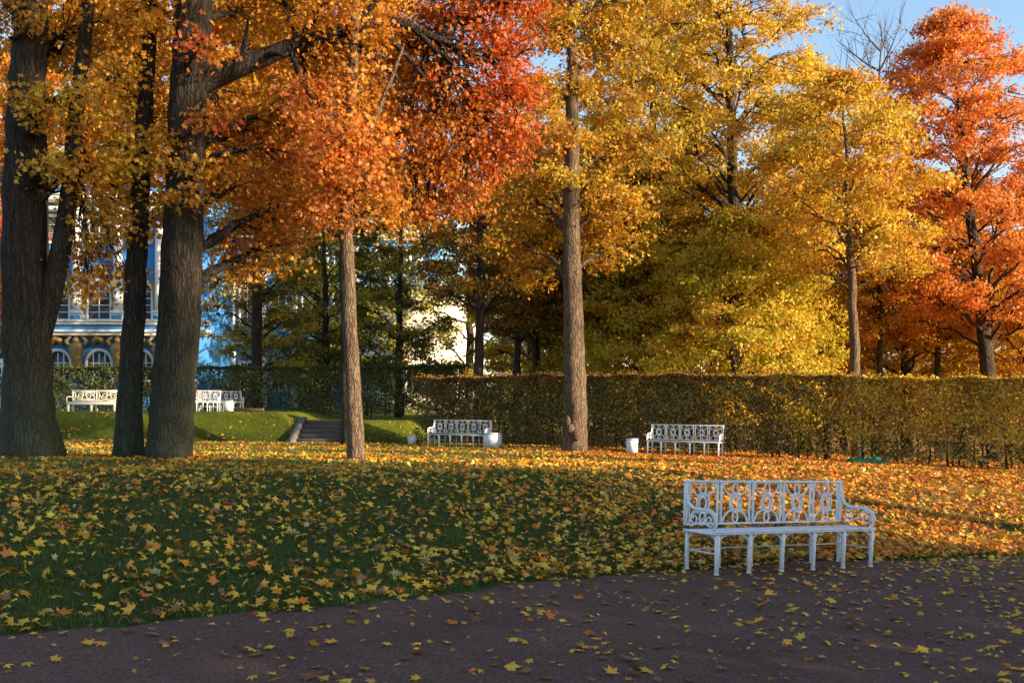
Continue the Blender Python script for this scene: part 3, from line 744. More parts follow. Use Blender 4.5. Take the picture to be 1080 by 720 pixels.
# 5: tall straight sunlit linden in the middle
r5 = place_root('linden_tree', 607, 30.0, 'tall straight linden in the middle of the lawn, leaf tufts all along its sunlit trunk')
T = Tree(105)
T.trunk([base, *pxpath(r5, [(607, 420), (604, 310), (602, 200), (604, 100), (604, 0), (607, -170)], 30.0)], [.345, .315, .28, .23, .175, .14, .06], 22, .16, 50, .02)
for (px, py, s_) in ((607, 458, .17), (601, 452, .12), (598, 444, .09)):
    e = rel(r5, px, py, 30.0); e[1] -= .30
    T.w.tube([e + [0, .12, -.16], e + [0, 0, -.08], e + [0, -.05, 0], e + [0, 0, .09], e + [0, .12, .16]], [.03, s_ * .8, s_, s_ * .75, .03], 10)
rows = [(575, 30, 29, 34), (630, 40, 29.5, 40), (610, 80, 29, 24), (570, 95, 30, 34), (640, 110, 30.5, 42), (585, 150, 29.4, 30), (632, 170, 29.6, 38), (565, 180, 30.4, 34), (600, 130, 29.2, 16), (660, 60, 31, 40),
        (650, 215, 30.6, 38), (575, 235, 30.5, 32), (622, 240, 30.2, 26), (600, 190, 29.3, 13), (540, 215, 31, 34), (545, 262, 31.4, 34), (596, 5, 29.6, 26), (645, 262, 31, 36), (560, 285, 31.4, 28), (615, 20, 30.5, 40), (680, 150, 31.5, 40), (670, 10, 31.5, 44), (590, 45, 29.6, 8), (616, 92, 29.7, 8), (593, 150, 29.6, 7), (606, 15, 29.5, 10)]
px_boughs(T, r5, [(a, b, c + (1.3 if abs(a - 604) < d_ and d_ > 20 else 0), d_, ['gold', 'yellow', 'amber'] if b < 200 else ['gold', 'amber']) for a, b, c, d_ in rows], lsize=.115, nleaf=44, tpl=STAR, k=1.2, csig=.24)
T.auto(13.4, 19, 3.2, 9, ['gold', 'yellow'], 10, 40, .16, STAR, csig=.45)
T.build(r5, M['bark_brown'])

# ------------------------------------------------------------------ trees behind the hedge
def std_tree(name, px, d, label, seed, h, r0, z0, rmax, nb, pals, ncl, nleaf, lsize, bark, lean=(0, 0), prof=None, group='trees behind the hedge', tpl=STAR, csig=.26, **kw):
    root = place_root(name, px, d, label, group=group)
    T = Tree(seed)
    T.trunk([base, (lean[0] * .25, lean[1] * .25, h * .3), (lean[0] * .6, lean[1] * .6, h * .6), (lean[0], lean[1], h * .97)], [r0, r0 * .85, r0 * .55, r0 * .08], 12, .1, 26, .05)
    T.auto(z0, h, rmax, nb, pals, ncl, int(nleaf * 1.12), lsize * .80, tpl, prof, csig=csig, **kw)
    T.build(root, bark)
    return root
def again(src, px, d, label, rz, sc, group=None):
    c = copy_tree(src); x = (px - 540) / FPX * d
    c.location = (x, d, float(ground_z(x, d)) - .05); c.rotation_euler = (0, 0, rz); c.scale = (sc, sc, sc)
    c['label'] = label
    if group: c['group'] = group
    return c
PB = lambda u: (math.sin(math.pi * min(1, .22 + u * .78)) ** .55)
yA = std_tree('linden_tree', 778, 42, 'broad golden linden with dark level branches, tallest crown right of the middle', 201, 23, .34, 4.5, 4.9, 70, ['gold', 'gold', 'yellow'], 12, 62, .18, M['bark_back'], (-.4, .3), PB, wr=.018)
lA = std_tree('linden_tree', 770, 39.5, 'low bushy yellow green linden rising straight behind the hedge', 202, 9.2, .14, 1.0, 3.8, 44, ['lime', 'yellow', 'lime', 'gold'], 12, 62, .16, M['bark_back'], (.3, .2), PB)
sA = std_tree('linden_tree', 905, 37.2, 'slender linden with a bare sunlit trunk under a small flat golden crown', 203, 13.8, .21, 6.8, 3.6, 34, ['gold', 'yellow', 'amber'], 11, 56, .16, M['bark_brown'], (-.5, .1), PB)
oA = std_tree('maple_tree', 1050, 45, 'tallest coral orange maple at the right with sky around its domed crown', 204, 19.4, .32, 6.0, 5.2, 76, ['coral', 'orange', 'coral'], 11, 62, .18, M['bark_back'], (-1.9, .2), PB, wr=.018)
oB = std_tree('maple_tree', 958, 52, 'dark trunked maple with a wide skirt of deep orange leaves', 205, 11.5, .27, 2.2, 5.0, 44, ['gold', 'amber', 'gold'], 11, 60, .19, M['bark_back'], (-.3, .2), PB)
oC = std_tree('maple_tree', 1018, 55, 'slim dark trunked amber maple left of the tallest coral maple', 211, 15, .2, 6.5, 3.6, 34, ['amber', 'orange', 'gold'], 10, 52, .18, M['bark_back'], (.2, .2), PB)
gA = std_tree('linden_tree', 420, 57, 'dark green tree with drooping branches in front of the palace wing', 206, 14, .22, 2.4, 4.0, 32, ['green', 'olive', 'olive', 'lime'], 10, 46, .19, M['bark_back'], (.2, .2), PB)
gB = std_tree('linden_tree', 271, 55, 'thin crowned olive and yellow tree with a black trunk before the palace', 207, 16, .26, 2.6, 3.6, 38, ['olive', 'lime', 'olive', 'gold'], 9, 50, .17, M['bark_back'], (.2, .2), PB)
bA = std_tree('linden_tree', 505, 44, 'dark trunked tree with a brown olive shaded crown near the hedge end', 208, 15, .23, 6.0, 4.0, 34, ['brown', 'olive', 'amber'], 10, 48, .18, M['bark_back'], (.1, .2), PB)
again(bA, 566, 49, 'dark trunk with brown foliage, nearest behind the linden of the middle lawn', 2.1, .9)
again(bA, 580, 53, 'second of two close dark trunks just left of the middle linden', 4.0, .82)
again(bA, 652, 48, 'brown leaved tree with a thick dark trunk right of the middle linden', 1.2, 1.0)
again(bA, 700, 52, 'brown leaved tree in the shade behind the bushy yellow green linden', 5.2, .95)
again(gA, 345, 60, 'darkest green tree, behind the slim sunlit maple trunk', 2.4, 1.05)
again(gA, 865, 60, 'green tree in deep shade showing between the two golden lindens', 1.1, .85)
again(yA, 690, 47, 'golden linden standing behind and right of the middle linden', 1.9, .95)
again(yA, 560, 60, 'golden linden in the gap left of the middle linden', 3.3, .9)
again(yA, 850, 54, 'golden linden behind the slender bare trunk', 4.4, .88)
again(lA, 690, 44, 'bushy yellow tree behind the hedge above the right far bench', 2.0, 1.0)
again(oB, 1010, 60, 'orange maple half hidden behind the tallest coral maple', 2.2, 1.05)
again(oB, 1085, 49, 'orange maple cut by the right border behind the hedge end', 3.9, .95)
again(oB, 890, 64, 'orange maple low in the gap beside the slender linden', .7, .9)
again(oA, 1, 66, 'bright orange maple at the left border behind the forked trunk', 1.0, .78)
again(lA, 640, 50, 'golden bush of a tree right behind the middle linden', 3.0, 1.25)
again(lA, 810, 46, 'yellow tree with leaves down to the hedge, left of the slender bare trunk', 4.6, 1.05)
hA = std_tree('maple_tree', 42, 33, 'amber maple whose crown fills the gap above the palace, trunk behind the forked maple', 210, 18.5, .22, 8.4, 4.4, 50, ['amber', 'orange', 'gold'], 11, 62, .19, M['bark_dark'], (.3, .1), PB, group='maples on the front lawn')
again(hA, 190, 35, 'amber maple standing hidden behind the stout dark trunk, its crown above the slim one', 2.2, 1.0)
again(hA, 366, 37, 'amber maple hidden behind the slim sunlit trunk', 4.0, 1.0)
again(hA, 270, 50, 'amber maple behind the long limb, before the palace wing', 5.1, 1.12)
for k_, (px_t, d_t, lab) in enumerate(((545, 47, 'thin dark trunk with a brown crown left of the close pair'), (630, 46, 'thin dark trunk showing just right of the middle linden'), (672, 50, 'dark trunk between the middle linden and the right far bench'), (718, 45, 'dark trunk above the right far bench'), (752, 50, 'dark trunk left of the broad golden linden stem'),
                                        (872, 50, 'dark trunk left of the slender bare one'), (930, 47, 'dark trunk right of the slender bare one'), (990, 49, 'dark trunk between the two coral maples'))):
    again(bA if k_ < 5 else oC, px_t, d_t, lab, k_ * 1.3, .82 + .06 * (k_ % 3))
again(oA, 1130, 56, 'coral maple beyond the right border', 1.0, .9)
# bare tree against the sky
rb = place_root('bare_tree', 925, 58, 'leafless tree with fine pale twigs against the blue sky', group='trees behind the hedge')
T = Tree(209); T.trunk([base, (.1, 0, 8), (-.3, 0, 15), (.3, 0, 23.5)], [.3, .24, .15, .02], 10, .1, 24, .05)
for k in range(26):
    z = 11 + 12 * k / 26; a = k * 2.4; R = 3.6 * (1 - (k / 30) ** 2) + .5
    i_ = np.argmin(abs(T.tp[:, 2] - z)); p0 = T.tp[i_]; e = p0 + [R * math.cos(a), R * math.sin(a), R * .95]
    Lb = curve(p0, (p0 + e) / 2 + [0, 0, -.3], e, 8); T.w.tube(Lb, np.linspace(.07, .012, 8), 5, False)
    for q in range(9):
        b0 = Lb[T.rng.randint(2, 8)]; e2 = b0 + T.rng.normal(0, .55, 3) + [0, 0, .7]
        T.w.tube(curve(b0, (b0 + e2) / 2 + T.rng.normal(0, .08, 3), e2, 5), np.linspace(.022, .008, 5), 3, False)
        for w2 in range(2):
            e3 = e2 + T.rng.normal(0, .3, 3) + [0, 0, .3]; T.w.tube([(b0 + e2) / 2, e3], [.012, .006], 3, False)
T.build(rb, M['bark_bare'])

again(rb, 540, 5, 'leafless tree out of view, added to cast its trunk shadow on the bank', .3, .95, 'trees beside the path').location = (18, 10.0, -.6)  # unseen tree added to lay a trunk shadow across the bank
for lab, x_, y_, a_, sc_ in (('tall dark tree behind the dark green ones, added to shade the palace', -13, 70, .4, 1.6), ('tall dark tree by the palace corner, added to shade its front', -12, 78, 2.9, 1.6), ('tall dark tree before the pale pavilion, added to shade the wing', -3.5, 85, 4.4, 1.7)):  # put in to keep the sun off the palace and its wing
    again(gA, 540, 70, lab, a_, sc_).location = (x_, y_, -.2)
for lab, x_, y_, a_ in (('unseen leafless tree added to stripe the lawn with shadow', 30, 12, 1.0), ('second unseen leafless tree added to stripe the lawn', 37, 10.5, 2.2), ('third unseen leafless tree added to stripe the lawn', 34, 16.5, 4.0), ('farthest unseen leafless tree added to stripe the lawn', 44, 15, 5.0)):  # unseen bare trees added so that trunk shadows stripe the lawn
    again(rb, 540, 5, lab, a_, 1.0, 'trees beside the path').location = (x_, y_, -.6)
# trees out to the right of the frame that shade the path, the bank and the left trunks
again(hA, 540, 5, 'tall amber maple far along the gravel path', .3, 1.35, 'trees beside the path').location = (28, -1.4, -.6)
again(hA, 540, 5, 'amber maple standing back from the path behind other trees', 5.1, 1.2, 'trees beside the path').location = (35, -3.2, -.6)
again(bA, 540, 5, 'brown leaved tree behind the added shade hedge by the path', .5, 1.0, 'trees beside the path').location = (22, .3, -.6)
again(bA, 540, 5, 'olive brown tree farther along behind the added shade hedge', 1.5, 1.05, 'trees beside the path').location = (22, -6.0, -.6)
again(hA, 540, 5, 'amber maple beyond the end of the added shade hedge', 2.5, 1.0, 'trees beside the path').location = (27, 1.0, -.6)

# far wood closing the view
rng = np.random.RandomState(77)
n_cl = 1500; fx = rng.uniform(-20, 110, n_cl); fy = rng.uniform(105, 150, n_cl); fz = rng.uniform(.5, 1, n_cl) ** .8 * (9 + 3 * np.sin(fx * .22) + 2 * np.sin(fx * .6 + 1)) * rng.uniform(.1, 1, n_cl)
nl = 60; cl = np.repeat(np.arange(n_cl), nl)
C = np.stack([fx, fy, fz], 1)[cl] + rng.normal(size=(n_cl * nl, 3)) * [1.2, 1.2, .9]
col = np.zeros((len(C), 3)); pk = rng.randint(0, 4, n_cl)[cl]
for i_, pp in enumerate(('brown', 'olive', 'rust', 'green')):
    q = pk == i_; col[q] = leaf_cols(pp, int(q.sum()), rng)
v, f, cc = leaves_geo(C, rng.normal(size=C.shape) + [0, 0, .5], rng.uniform(.35, .6, len(C)), RHOMB, rng, col)
tag(np_mesh('far_wood', v, [f], M['leaf'], col=cc), 'brown and olive wood far behind the park trees', 'wood', None, 'stuff')

# ------------------------------------------------------------------ benches
def ell(cx, cz, rx, rz, y, n=20): return [(cx + rx * math.cos(a), y, cz + rz * math.sin(a)) for a in np.linspace(0, 2 * math.pi, n, endpoint=False)]
def arcp(cx, cz, rx, rz, a0, a1, y, n=14): return [(cx + rx * math.cos(rad(a)), y, cz + rz * math.sin(rad(a))) for a in np.linspace(a0, a1, n)]
BL, NP = 2.23, 5; PW = BL / NP
def make_bench(label):
    root = empty('park_bench'); tag(root, label, 'bench', 'white cast iron park benches')
    xs = [-BL / 2 + PW * i for i in range(NP + 1)]
    for i, x in enumerate(xs):
        for yy, front in ((-.225, True), (.225, False)):
            mb = MB()
            xi = x + (.02 if i == 0 else -.02 if i == NP else 0)
            mb.box((xi, yy, .205), (.036, .034, .40), .006, taper=1.35 if front else 1.15)
            mb.box((xi, yy, .008), (.046, .042, .016), .005)
            # curved brackets under the seat frame
            for s in (-1, 1):
                if (i == 0 and s < 0) or (i == NP and s > 0): continue
                mb.tube([(xi + s * .012, yy, .285), (xi + s * .03, yy, .345), (xi + s * .075, yy, .38), (xi + s * .13, yy, .393)], [.010, .011, .010, .007], 6)
            if i in (0, NP):
                s = 1 if front else -1
                mb.tube([(xi, yy + s * .012, .285), (xi, yy + s * .03, .345), (xi, yy + s * .075, .38), (xi, yy + s * .13, .393)], [.010, .011, .010, .007], 6)
            mb.build('leg', M['white'], root)
    mb = MB()
    for k in range(7): mb.box((0, -.228 + .0735 * k, .421 - .0035 * k), (BL + .03, .064, .016), .005)
    seat = mb.build('seat', M['white'], root)
    fr = MB()
    for yy in (-.245, .245): fr.box((0, yy, .403 - .02 * (yy > 0)), (BL + .06, .022, .020), .005)
    for xx in (-BL / 2 - .02, BL / 2 + .02): fr.box((xx, 0, .402), (.022, .466, .028), .005)
    fr.build('seat_frame', M['white'], seat)
    yb = .245
    bk = MB()
    bk.box((0, yb, .892), (BL + .07, .032, .026), .007)
    bk.box((0, yb, .455), (BL, .02, .018), .005)
    for i, x in enumerate(xs):
        if i in (0, NP):
            s = 1 if i == 0 else -1
            bk.box((x, yb, .665), (.040, .034, .44), .006); bk.box((x + s * .045, yb, .665), (.013, .018, .43), .003)
        else:
            for q in (-.026, .026): bk.box((x + q, yb, .665), (.021, .022, .43), .004)
    back = bk.build('backrest', M['white'], root)
    for i in range(NP):
        c = (xs[i] + xs[i + 1]) / 2; g = MB(); R = .0100
        g.tube(ell(c, .812, .038, .062, yb), R, 6, closed=True)
        g.tube(arcp(c, .882, .172, .145, 180, 360, yb), R, 6)
        g.tube(ell(c, .668, .082, .100, yb - .004), R, 6, closed=True)
        g.tube(ell(c, .668, .048, .066, yb), R, 6, closed=True)
        g.tube(arcp(c, .452, .172, .150, 0, 180, yb + .003), R, 6)
        g.tube(ell(c, .520, .036, .060, yb), R, 6, closed=True)
        g.build('scroll_panel', M['white'], back, smooth=True)
    for sx in (-1, 1):
        a = MB(); xx = sx * (BL / 2 + .005)
        pr = [(.235, .80), (.225, .74), (.19, .675), (.13, .635), (.05, .625), (-.06, .627), (-.15, .622), (-.215, .585), (-.238, .53), (-.228, .475), (-.20, .435)]
        pr = np.array([(xx, p, q) for p, q in pr]); u = np.linspace(0, 10, 31)
        pr = np.stack([np.interp(u, range(11), pr[:, c]) for c in range(3)], 1); pr[1:-1] = (pr[:-2] + 2 * pr[1:-1] + pr[2:]) / 4
        a.tube(pr, .0165, 8)
        sp_ = [(xx, -.13 + (.088 - .075 * t_) * math.cos(t_ * 11 + .2), .525 + (.088 - .075 * t_) * math.sin(t_ * 11 + .2)) for t_ in np.linspace(0, 1, 34)]
        a.tube(sp_, .0095, 6)
        sp_ = [(xx, .10 + (.075 - .06 * t_) * math.cos(-t_ * 9 + 2.4), .53 + (.075 - .06 * t_) * math.sin(-t_ * 9 + 2.4)) for t_ in np.linspace(0, 1, 26)]
        a.tube(sp_, .0085, 6)
        a.tube([(xx, .22, .46), (xx, .12, .455), (xx, .02, .50), (xx, -.06, .56)], .0085, 6)
        a.build('armrest', M['white'], root, smooth=True)
    for yy in (.225,):
        MB().tube([(-BL / 2, yy, .205), (BL / 2, yy, .205)], .0075, 6).build('stretcher', M['white'], root)
    for xx in (-BL / 2 + .02, BL / 2 - .02):
        MB().tube([(xx, -.225, .205), (xx, .225, .205)], .0075, 6).build('stretcher', M['white'], root)
    return root
b1 = make_bench('white cast iron bench with ringed backrest standing alone at the edge of the gravel path')
ub = np.array([.864, .504]); fb = np.array([.504, -.864])
cb = np.array([1.755, 10.62]) + ub * BL / 2 + fb * .235
b1.location = (cb[0], cb[1], float(zpath(cb[0])) + .004)
b1.rotation_mode = 'XYZ'
tilt = math.atan(.045 * ub[0])
b1.rotation_euler = (0, tilt, math.atan2(ub[1], ub[0]))
def bench_at(px, d, rz, label, src=None, z=None, dz=.01):
    c = copy_tree(src or b1); x = (px - 540) / FPX * d
    c.location = (x, d, (float(ground_z(x, d)) if z is None else z) + dz); c.rotation_euler = (0, rad(.6), rz)
    c['label'] = label; return c
hz = math.atan2(-.424, .906)
bench_at(484, 36.1, hz, 'white bench at the hedge end with a white box by its right end')
bench_at(722, 31.5, hz - .02, 'white bench before the long hedge with a white box by its left end')
bench_at(203, 44.8, rad(4), 'sunlit white bench on the terrace edge, half behind the stout dark trunk', z=1.5)
bench_at(229, 46.6, rad(28), 'bluish white bench set at an angle on the terrace, nearest the low timber edging', z=1.5)

def make_garden_seat(label):
    root = empty('garden_bench'); tag(root, label, 'bench', 'wide white garden seats on the terrace')
    L_ = 2.15
    mb = MB()
    for k in range(5): mb.box((0, -.22 + .1 * k, .40), (L_, .085, .03), .008)
    seat = mb.build('seat', M['cream'], root)
    MB().box((0, -.27, .34), (L_ + .02, .03, .10), .006).build('apron', M['cream'], seat)
    for sx in (-1, 0, 1):
        for yy in (-.24, .24):
            MB().box((sx * (L_ / 2 - .06), yy, .19), (.085, .07, .38), .01).build('leg', M['cream'], root)
    bk = MB(); yb = .27
    bk.box((0, yb, .90), (L_ + .04, .05, .05), .01); bk.box((0, yb, .46), (L_, .045, .05), .01)
    for xx in (-L_ / 2 + .02, 0, L_ / 2 - .02): bk.box((xx, yb - .002, .675), (.06, .05, .42), .008)
    back = bk.build('backrest', M['cream'], root)
    for sx in (-1, 1):
        c = sx * L_ / 4; g = MB()
        for q in (-1, 1):
            spi = [(c + q * .2 + (.155 - .12 * t_) * math.cos(q * (t_ * 9)) * q, yb, .675 + (.155 - .12 * t_) * math.sin(q * (t_ * 9))) for t_ in np.linspace(0, 1, 30)]
            g.tube(spi, .022, 6)
            g.tube([(c + q * .46, yb, .86), (c + q * .40, yb, .70), (c + q * .46, yb, .50)], .026, 6)
            g.tube([(c + q * .05, yb, .48), (c + q * .12, yb, .60), (c + q * .03, yb, .72), (c + q * .1, yb, .87)], .02, 6)
        g.box((c, yb + .001, .845), (.96, .02, .06)); g.box((c, yb + .001, .51), (.96, .02, .06))
        g.build('scroll_panel', M['cream'], back, smooth=False)
    for sx in (-1, 1):
        a = MB(); a.tube([(sx * L_ / 2, .25, .62), (sx * L_ / 2, 0, .64), (sx * L_ / 2, -.22, .62), (sx * L_ / 2, -.27, .54), (sx * L_ / 2, -.25, .42)], .025, 8)
        a.build('armrest', M['cream'], root, smooth=True)
    return root
g1 = make_garden_seat('cream garden seat with two scrollwork panels between forked and slim trunk')
g1.location = (float(P(99, 0, 45)[0]), 45.0, 1.5); g1.rotation_euler = (0, 0, rad(-3))
g2 = copy_tree(g1); g2.location = (float(P(-17, 0, 42)[0]), 42.6, 1.52); g2.rotation_euler = (0, 0, rad(8))
g2['label'] = 'cream garden seat cut off by the left border beside the forked maple'

# ------------------------------------------------------------------ boxes, sign, kerb, sheet
def make_bin(label, w, d, h):
    root = empty('litter_box'); tag(root, label, 'litter box', 'white litter boxes')
    mb = MB(); mb.box((0, 0, h * .46), (w * .985, d * .985, h * .86), 0)
    mb.box((0, 0, h * .47), (w * .995, d * .995, h * .03), 0)
    mb.build('body', M['white'], root)
    MB().box((0, 0, h * .95), (w, d, h * .07), 0).build('lid', M['white'], root)
    MB().box((0, 0, h * .03), (w * .9, d * .9, h * .06)).build('plinth', M['stone'], root)
    return root
def put(o, px, d, rz, z=None):
    x = (px - 540) / FPX * d; o.location = (x, d, float(ground_z(x, d)) if z is None else z); o.rotation_euler = (0, 0, rz); return o
put(make_bin('white lidded box standing at the right end of the bench by the hedge end', .50, .5, .52), 519.5, 35.5, rad(-20))
put(make_bin('white lidded box standing at the left end of the bench before the long hedge', .34, .4, .46), 667, 32.0, rad(-12))
put(make_bin('small white box low at the left end of the long hedge', .26, .26, .36), 434, 38.0, .2)
put(make_bin('bluish white box on the terrace at the end of the angled bench', .36, .36, .48), 241, 45.6, .4, 1.5)

sg = empty('notice_board', tuple(P(391, 440, 46.2))); sg.location.z = 1.3
tag(sg, 'small dark square notice board with a pale frame before the dark hedge', 'notice board')
zz = float(P(391, 418, 46.2)[2]) - 1.3
MB().box((0, 0, zz), (.22, .02, .20), .004).build('board', M['black'], sg)
f_ = MB()
for q in (-1, 1): f_.box((q * .125, -.004, zz), (.03, .034, .28), .004); f_.box((0, -.004, zz + q * .115), (.219, .034, .03), .004)
f_.build('frame', M['stone'], sg)
MB().box((0, .035, zz / 2 - .1), (.05, .04, zz + .2), .006).build('post', M['black'], sg)

kb = MB(); a, b_ = P(244, 0, 45.2), P(281, 0, 44.6)
k0 = empty('timber_edging', ((a[0] + b_[0]) / 2, (a[1] + b_[1]) / 2, 1.48), math.atan2(b_[1] - a[1], b_[0] - a[0]))
tag(k0, 'low brown timber edging along the terrace right of the angled white bench', 'edging')
MB().box((0, 0, .10), (1.5, .08, .11), .01).build('rail', M['brown_wood'], k0)
for q in (-.68, 0, .68): MB().box((q, .07, .07), (.07, .058, .2), .008).build('post', M['brown_wood'], k0)

# glazed white kiosk behind the left bench
ks = empty('garden_kiosk', tuple(P(-14, HOR, 60))); ks.location.z = 1.35
tag(ks, 'white glazed garden kiosk peeking out beside the left border', 'kiosk')
mb = MB(); mb.box((0, 1.2, .45), (2.9, 2.4, .9), .02); mb.build('base', M['stucco_white'], ks)
window_parts(ks, -.72, .98, 1.0, 1.6, False, .08, 3, 4); window_parts(ks, .72, .98, 1.0, 1.6, False, .08, 3, 4)
mb = MB(); mb.box((0, 1.24, 1.85), (2.78, 2.28, 1.9)); mb.build('wall', M['stucco_white'], ks)
mb = MB(); mb.box((0, 1.2, 2.9), (3.2, 2.7, .18), .03); mb.box((0, 1.2, 3.05), (2.9, 2.4, .14), .03); mb.build('roof', M['stucco_white'], ks)

# crumpled green sheet on the grass by the hedge
rng = np.random.RandomState(5)
gu, gv = np.meshgrid(np.linspace(-1, 1, 44), np.linspace(-1, 1, 18))
c0 = P(920, 492, 28.3); gz0 = float(ground_z(c0[0], c0[1]))
rr = 1 + .18 * np.sin(np.arctan2(gv, gu) * 5 + 1) + .08 * np.sin(np.arctan2(gv, gu) * 11)
X = gu * .80 * rr; Y = gv * .40 * rr
hh = np.clip(1 - (np.abs(gu) ** 4 + np.abs(gv) ** 4), 0, 1) * (.08 + .06 * np.sin(gu * 7 + gv * 3) + .05 * np.sin(gu * 15 - gv * 6) + .05 * np.sin(gu * 3.1 + 2)) * (1 - .5 * sstep(.1, .9, gu))
Z = np.clip(hh, 0, 1) + .015
V = np.stack([X, Y, Z], -1).reshape(-1, 3); Vb = V.copy(); Vb[:, 2] -= .012
n_ = gu.size; i, j = np.meshgrid(np.arange(17), np.arange(43), indexing='ij')
Q = np.stack([i * 44 + j, i * 44 + j + 1, (i + 1) * 44 + j + 1, (i + 1) * 44 + j], -1).reshape(-1, 4)
o = np_mesh('tarpaulin', np.concatenate([V, Vb]), [np.concatenate([Q, Q[:, ::-1] + n_])], M['green_tarp'], smooth=True)
o.location = (c0[0], c0[1], gz0); o.rotation_euler = (0, .02, rad(-10)); tag(o, 'crumpled green tarpaulin lying on the leafy grass by the hedge', 'tarpaulin')

# ------------------------------------------------------------------ fallen leaves
rng = np.random.RandomState(42)
def clump(x, y): return .5 + .5 * np.sin(x * 1.9 + 1.3 * np.sin(y * 1.1)) * np.sin(y * 1.6 + 1.1 * np.sin(x * .8))
def density(x, y):
    t = (y - edge(x)) * .78
    onp = t < 0
    right = sstep(-1.0, 3.5, x)
    D_p = (22 + 44 * right * np.exp(t / 3.2) + 22 * np.exp(t / .8) * (.3 + right)) * (.4 + 1.2 * clump(x * 1.3, y * 1.3)) + 75 * np.exp(t / .07) * (.4 + .6 * right)
    fx = sstep(-1.5, 3.2, x)
    D_b = (84 + 190 * fx + 20 * sstep(3, 8, t)) * (.4 + 1.1 * clump(x * 1.4, y * 1.2)) * (1 - .95 * sstep(16.5, 20, y) * sstep(-.35, .6, np.sin(y * .85 + .18 * x + 1.1 * np.sin(x * .4) - 1.2))) * (1 - .5 * sstep(8, 12, t) * (1 - .6 * fx)) + (90 + 130 * fx) * np.exp(-t / .28)
    _, k = zterrace(x, y)
    D_b = np.where(k > 0, 30 * clump(x * 1.1, y * 2), D_b)
    for tx, ty in ((-9.7, 21), (-8.0, 21.6), (-7.0, 21.2), (-3.28, 22), (1.83, 30)):
        rr_ = np.hypot(x - tx, y - ty); D_b = D_b + 170 * np.exp(-((rr_ - .6) / .4) ** 2)
    return np.where(onp, D_p, D_b)
n = 800000
yy = np.sqrt(rng.uniform(5.6 ** 2, 41 ** 2, n)); xx = rng.uniform(-1, 1, n) * (.53 * yy + .6)
area = (.53 * (41 ** 2 - 5.6 ** 2) + 1.2 * 35)
keep = rng.uniform(0, 1, n) < density(xx, yy) / (n / area)
xx, yy = xx[keep], yy[keep]
t_ = (yy - edge(xx)) * .78
gz = np.where(t_ < .0, zpath(xx) + .004, ground_z(xx, yy) - .04 * (1 - sstep(-.12, .05, t_)) * 0)
lift = np.where(t_ < 0, rng.uniform(.006, .02, len(xx)), rng.uniform(.018, .05, len(xx)))
C = np.stack([xx, yy, gz + lift], 1)
e_ = .05
sx_ = (ground_z(xx + e_, yy) - ground_z(xx - e_, yy)) / (2 * e_); sy_ = (ground_z(xx, yy + e_) - ground_z(xx, yy - e_)) / (2 * e_)
Nn = np.stack([-sx_, -sy_, np.ones(len(xx))], 1) + rng.normal(size=(len(xx), 3)) * np.where(t_ < 0, .22, .45)[:, None]
Nn[:, 2] = np.abs(Nn[:, 2])
warm = .24 + .56 * sstep(-1, 5, xx + rng.normal(0, .8, len(xx))) * (t_ > 0) + (.20 + .32 * sstep(-1, 5, xx)) * sstep(6, 11, t_)
rr = rng.uniform(0, 1, len(xx)); r2 = rng.uniform(0, 1, len(xx))
kind = np.where(rr < warm, np.where(r2 < .66, 1, 2), np.where(r2 < .90, 0, 3))
GP = [('straw', 'gold'), ('orange', 'amber'), ('rust', 'red'), ('pale', 'straw')]
PAL['straw'] = ((.70, .36, .03), (.78, .48, .06))
PAL['pale'] = ((.52, .44, .15), (.60, .50, .20))
PAL['dry'] = ((.20, .10, .04), (.32, .17, .06))
col = np.zeros((len(xx), 3))
for k_, (pa, pb_) in enumerate(GP):
    q = kind == k_; h_ = rng.uniform(0, 1, len(xx)) < .5
    for pp, w_ in ((pa, q & h_), (pb_, q & ~h_)):
        if w_.any(): col[w_] = leaf_cols(pp, int(w_.sum()), rng)
dry = rng.uniform(0, 1, len(xx)) < .15; col[dry] = leaf_cols('dry', int(dry.sum()), rng); kind = np.where(dry, 2, kind)
size = (.045 + .105 * rng.uniform(0, 1, len(xx)) ** 1.3) * (1 - .25 * sstep(16, 22, yy)) * np.where(t_ < 0, .9, 1)
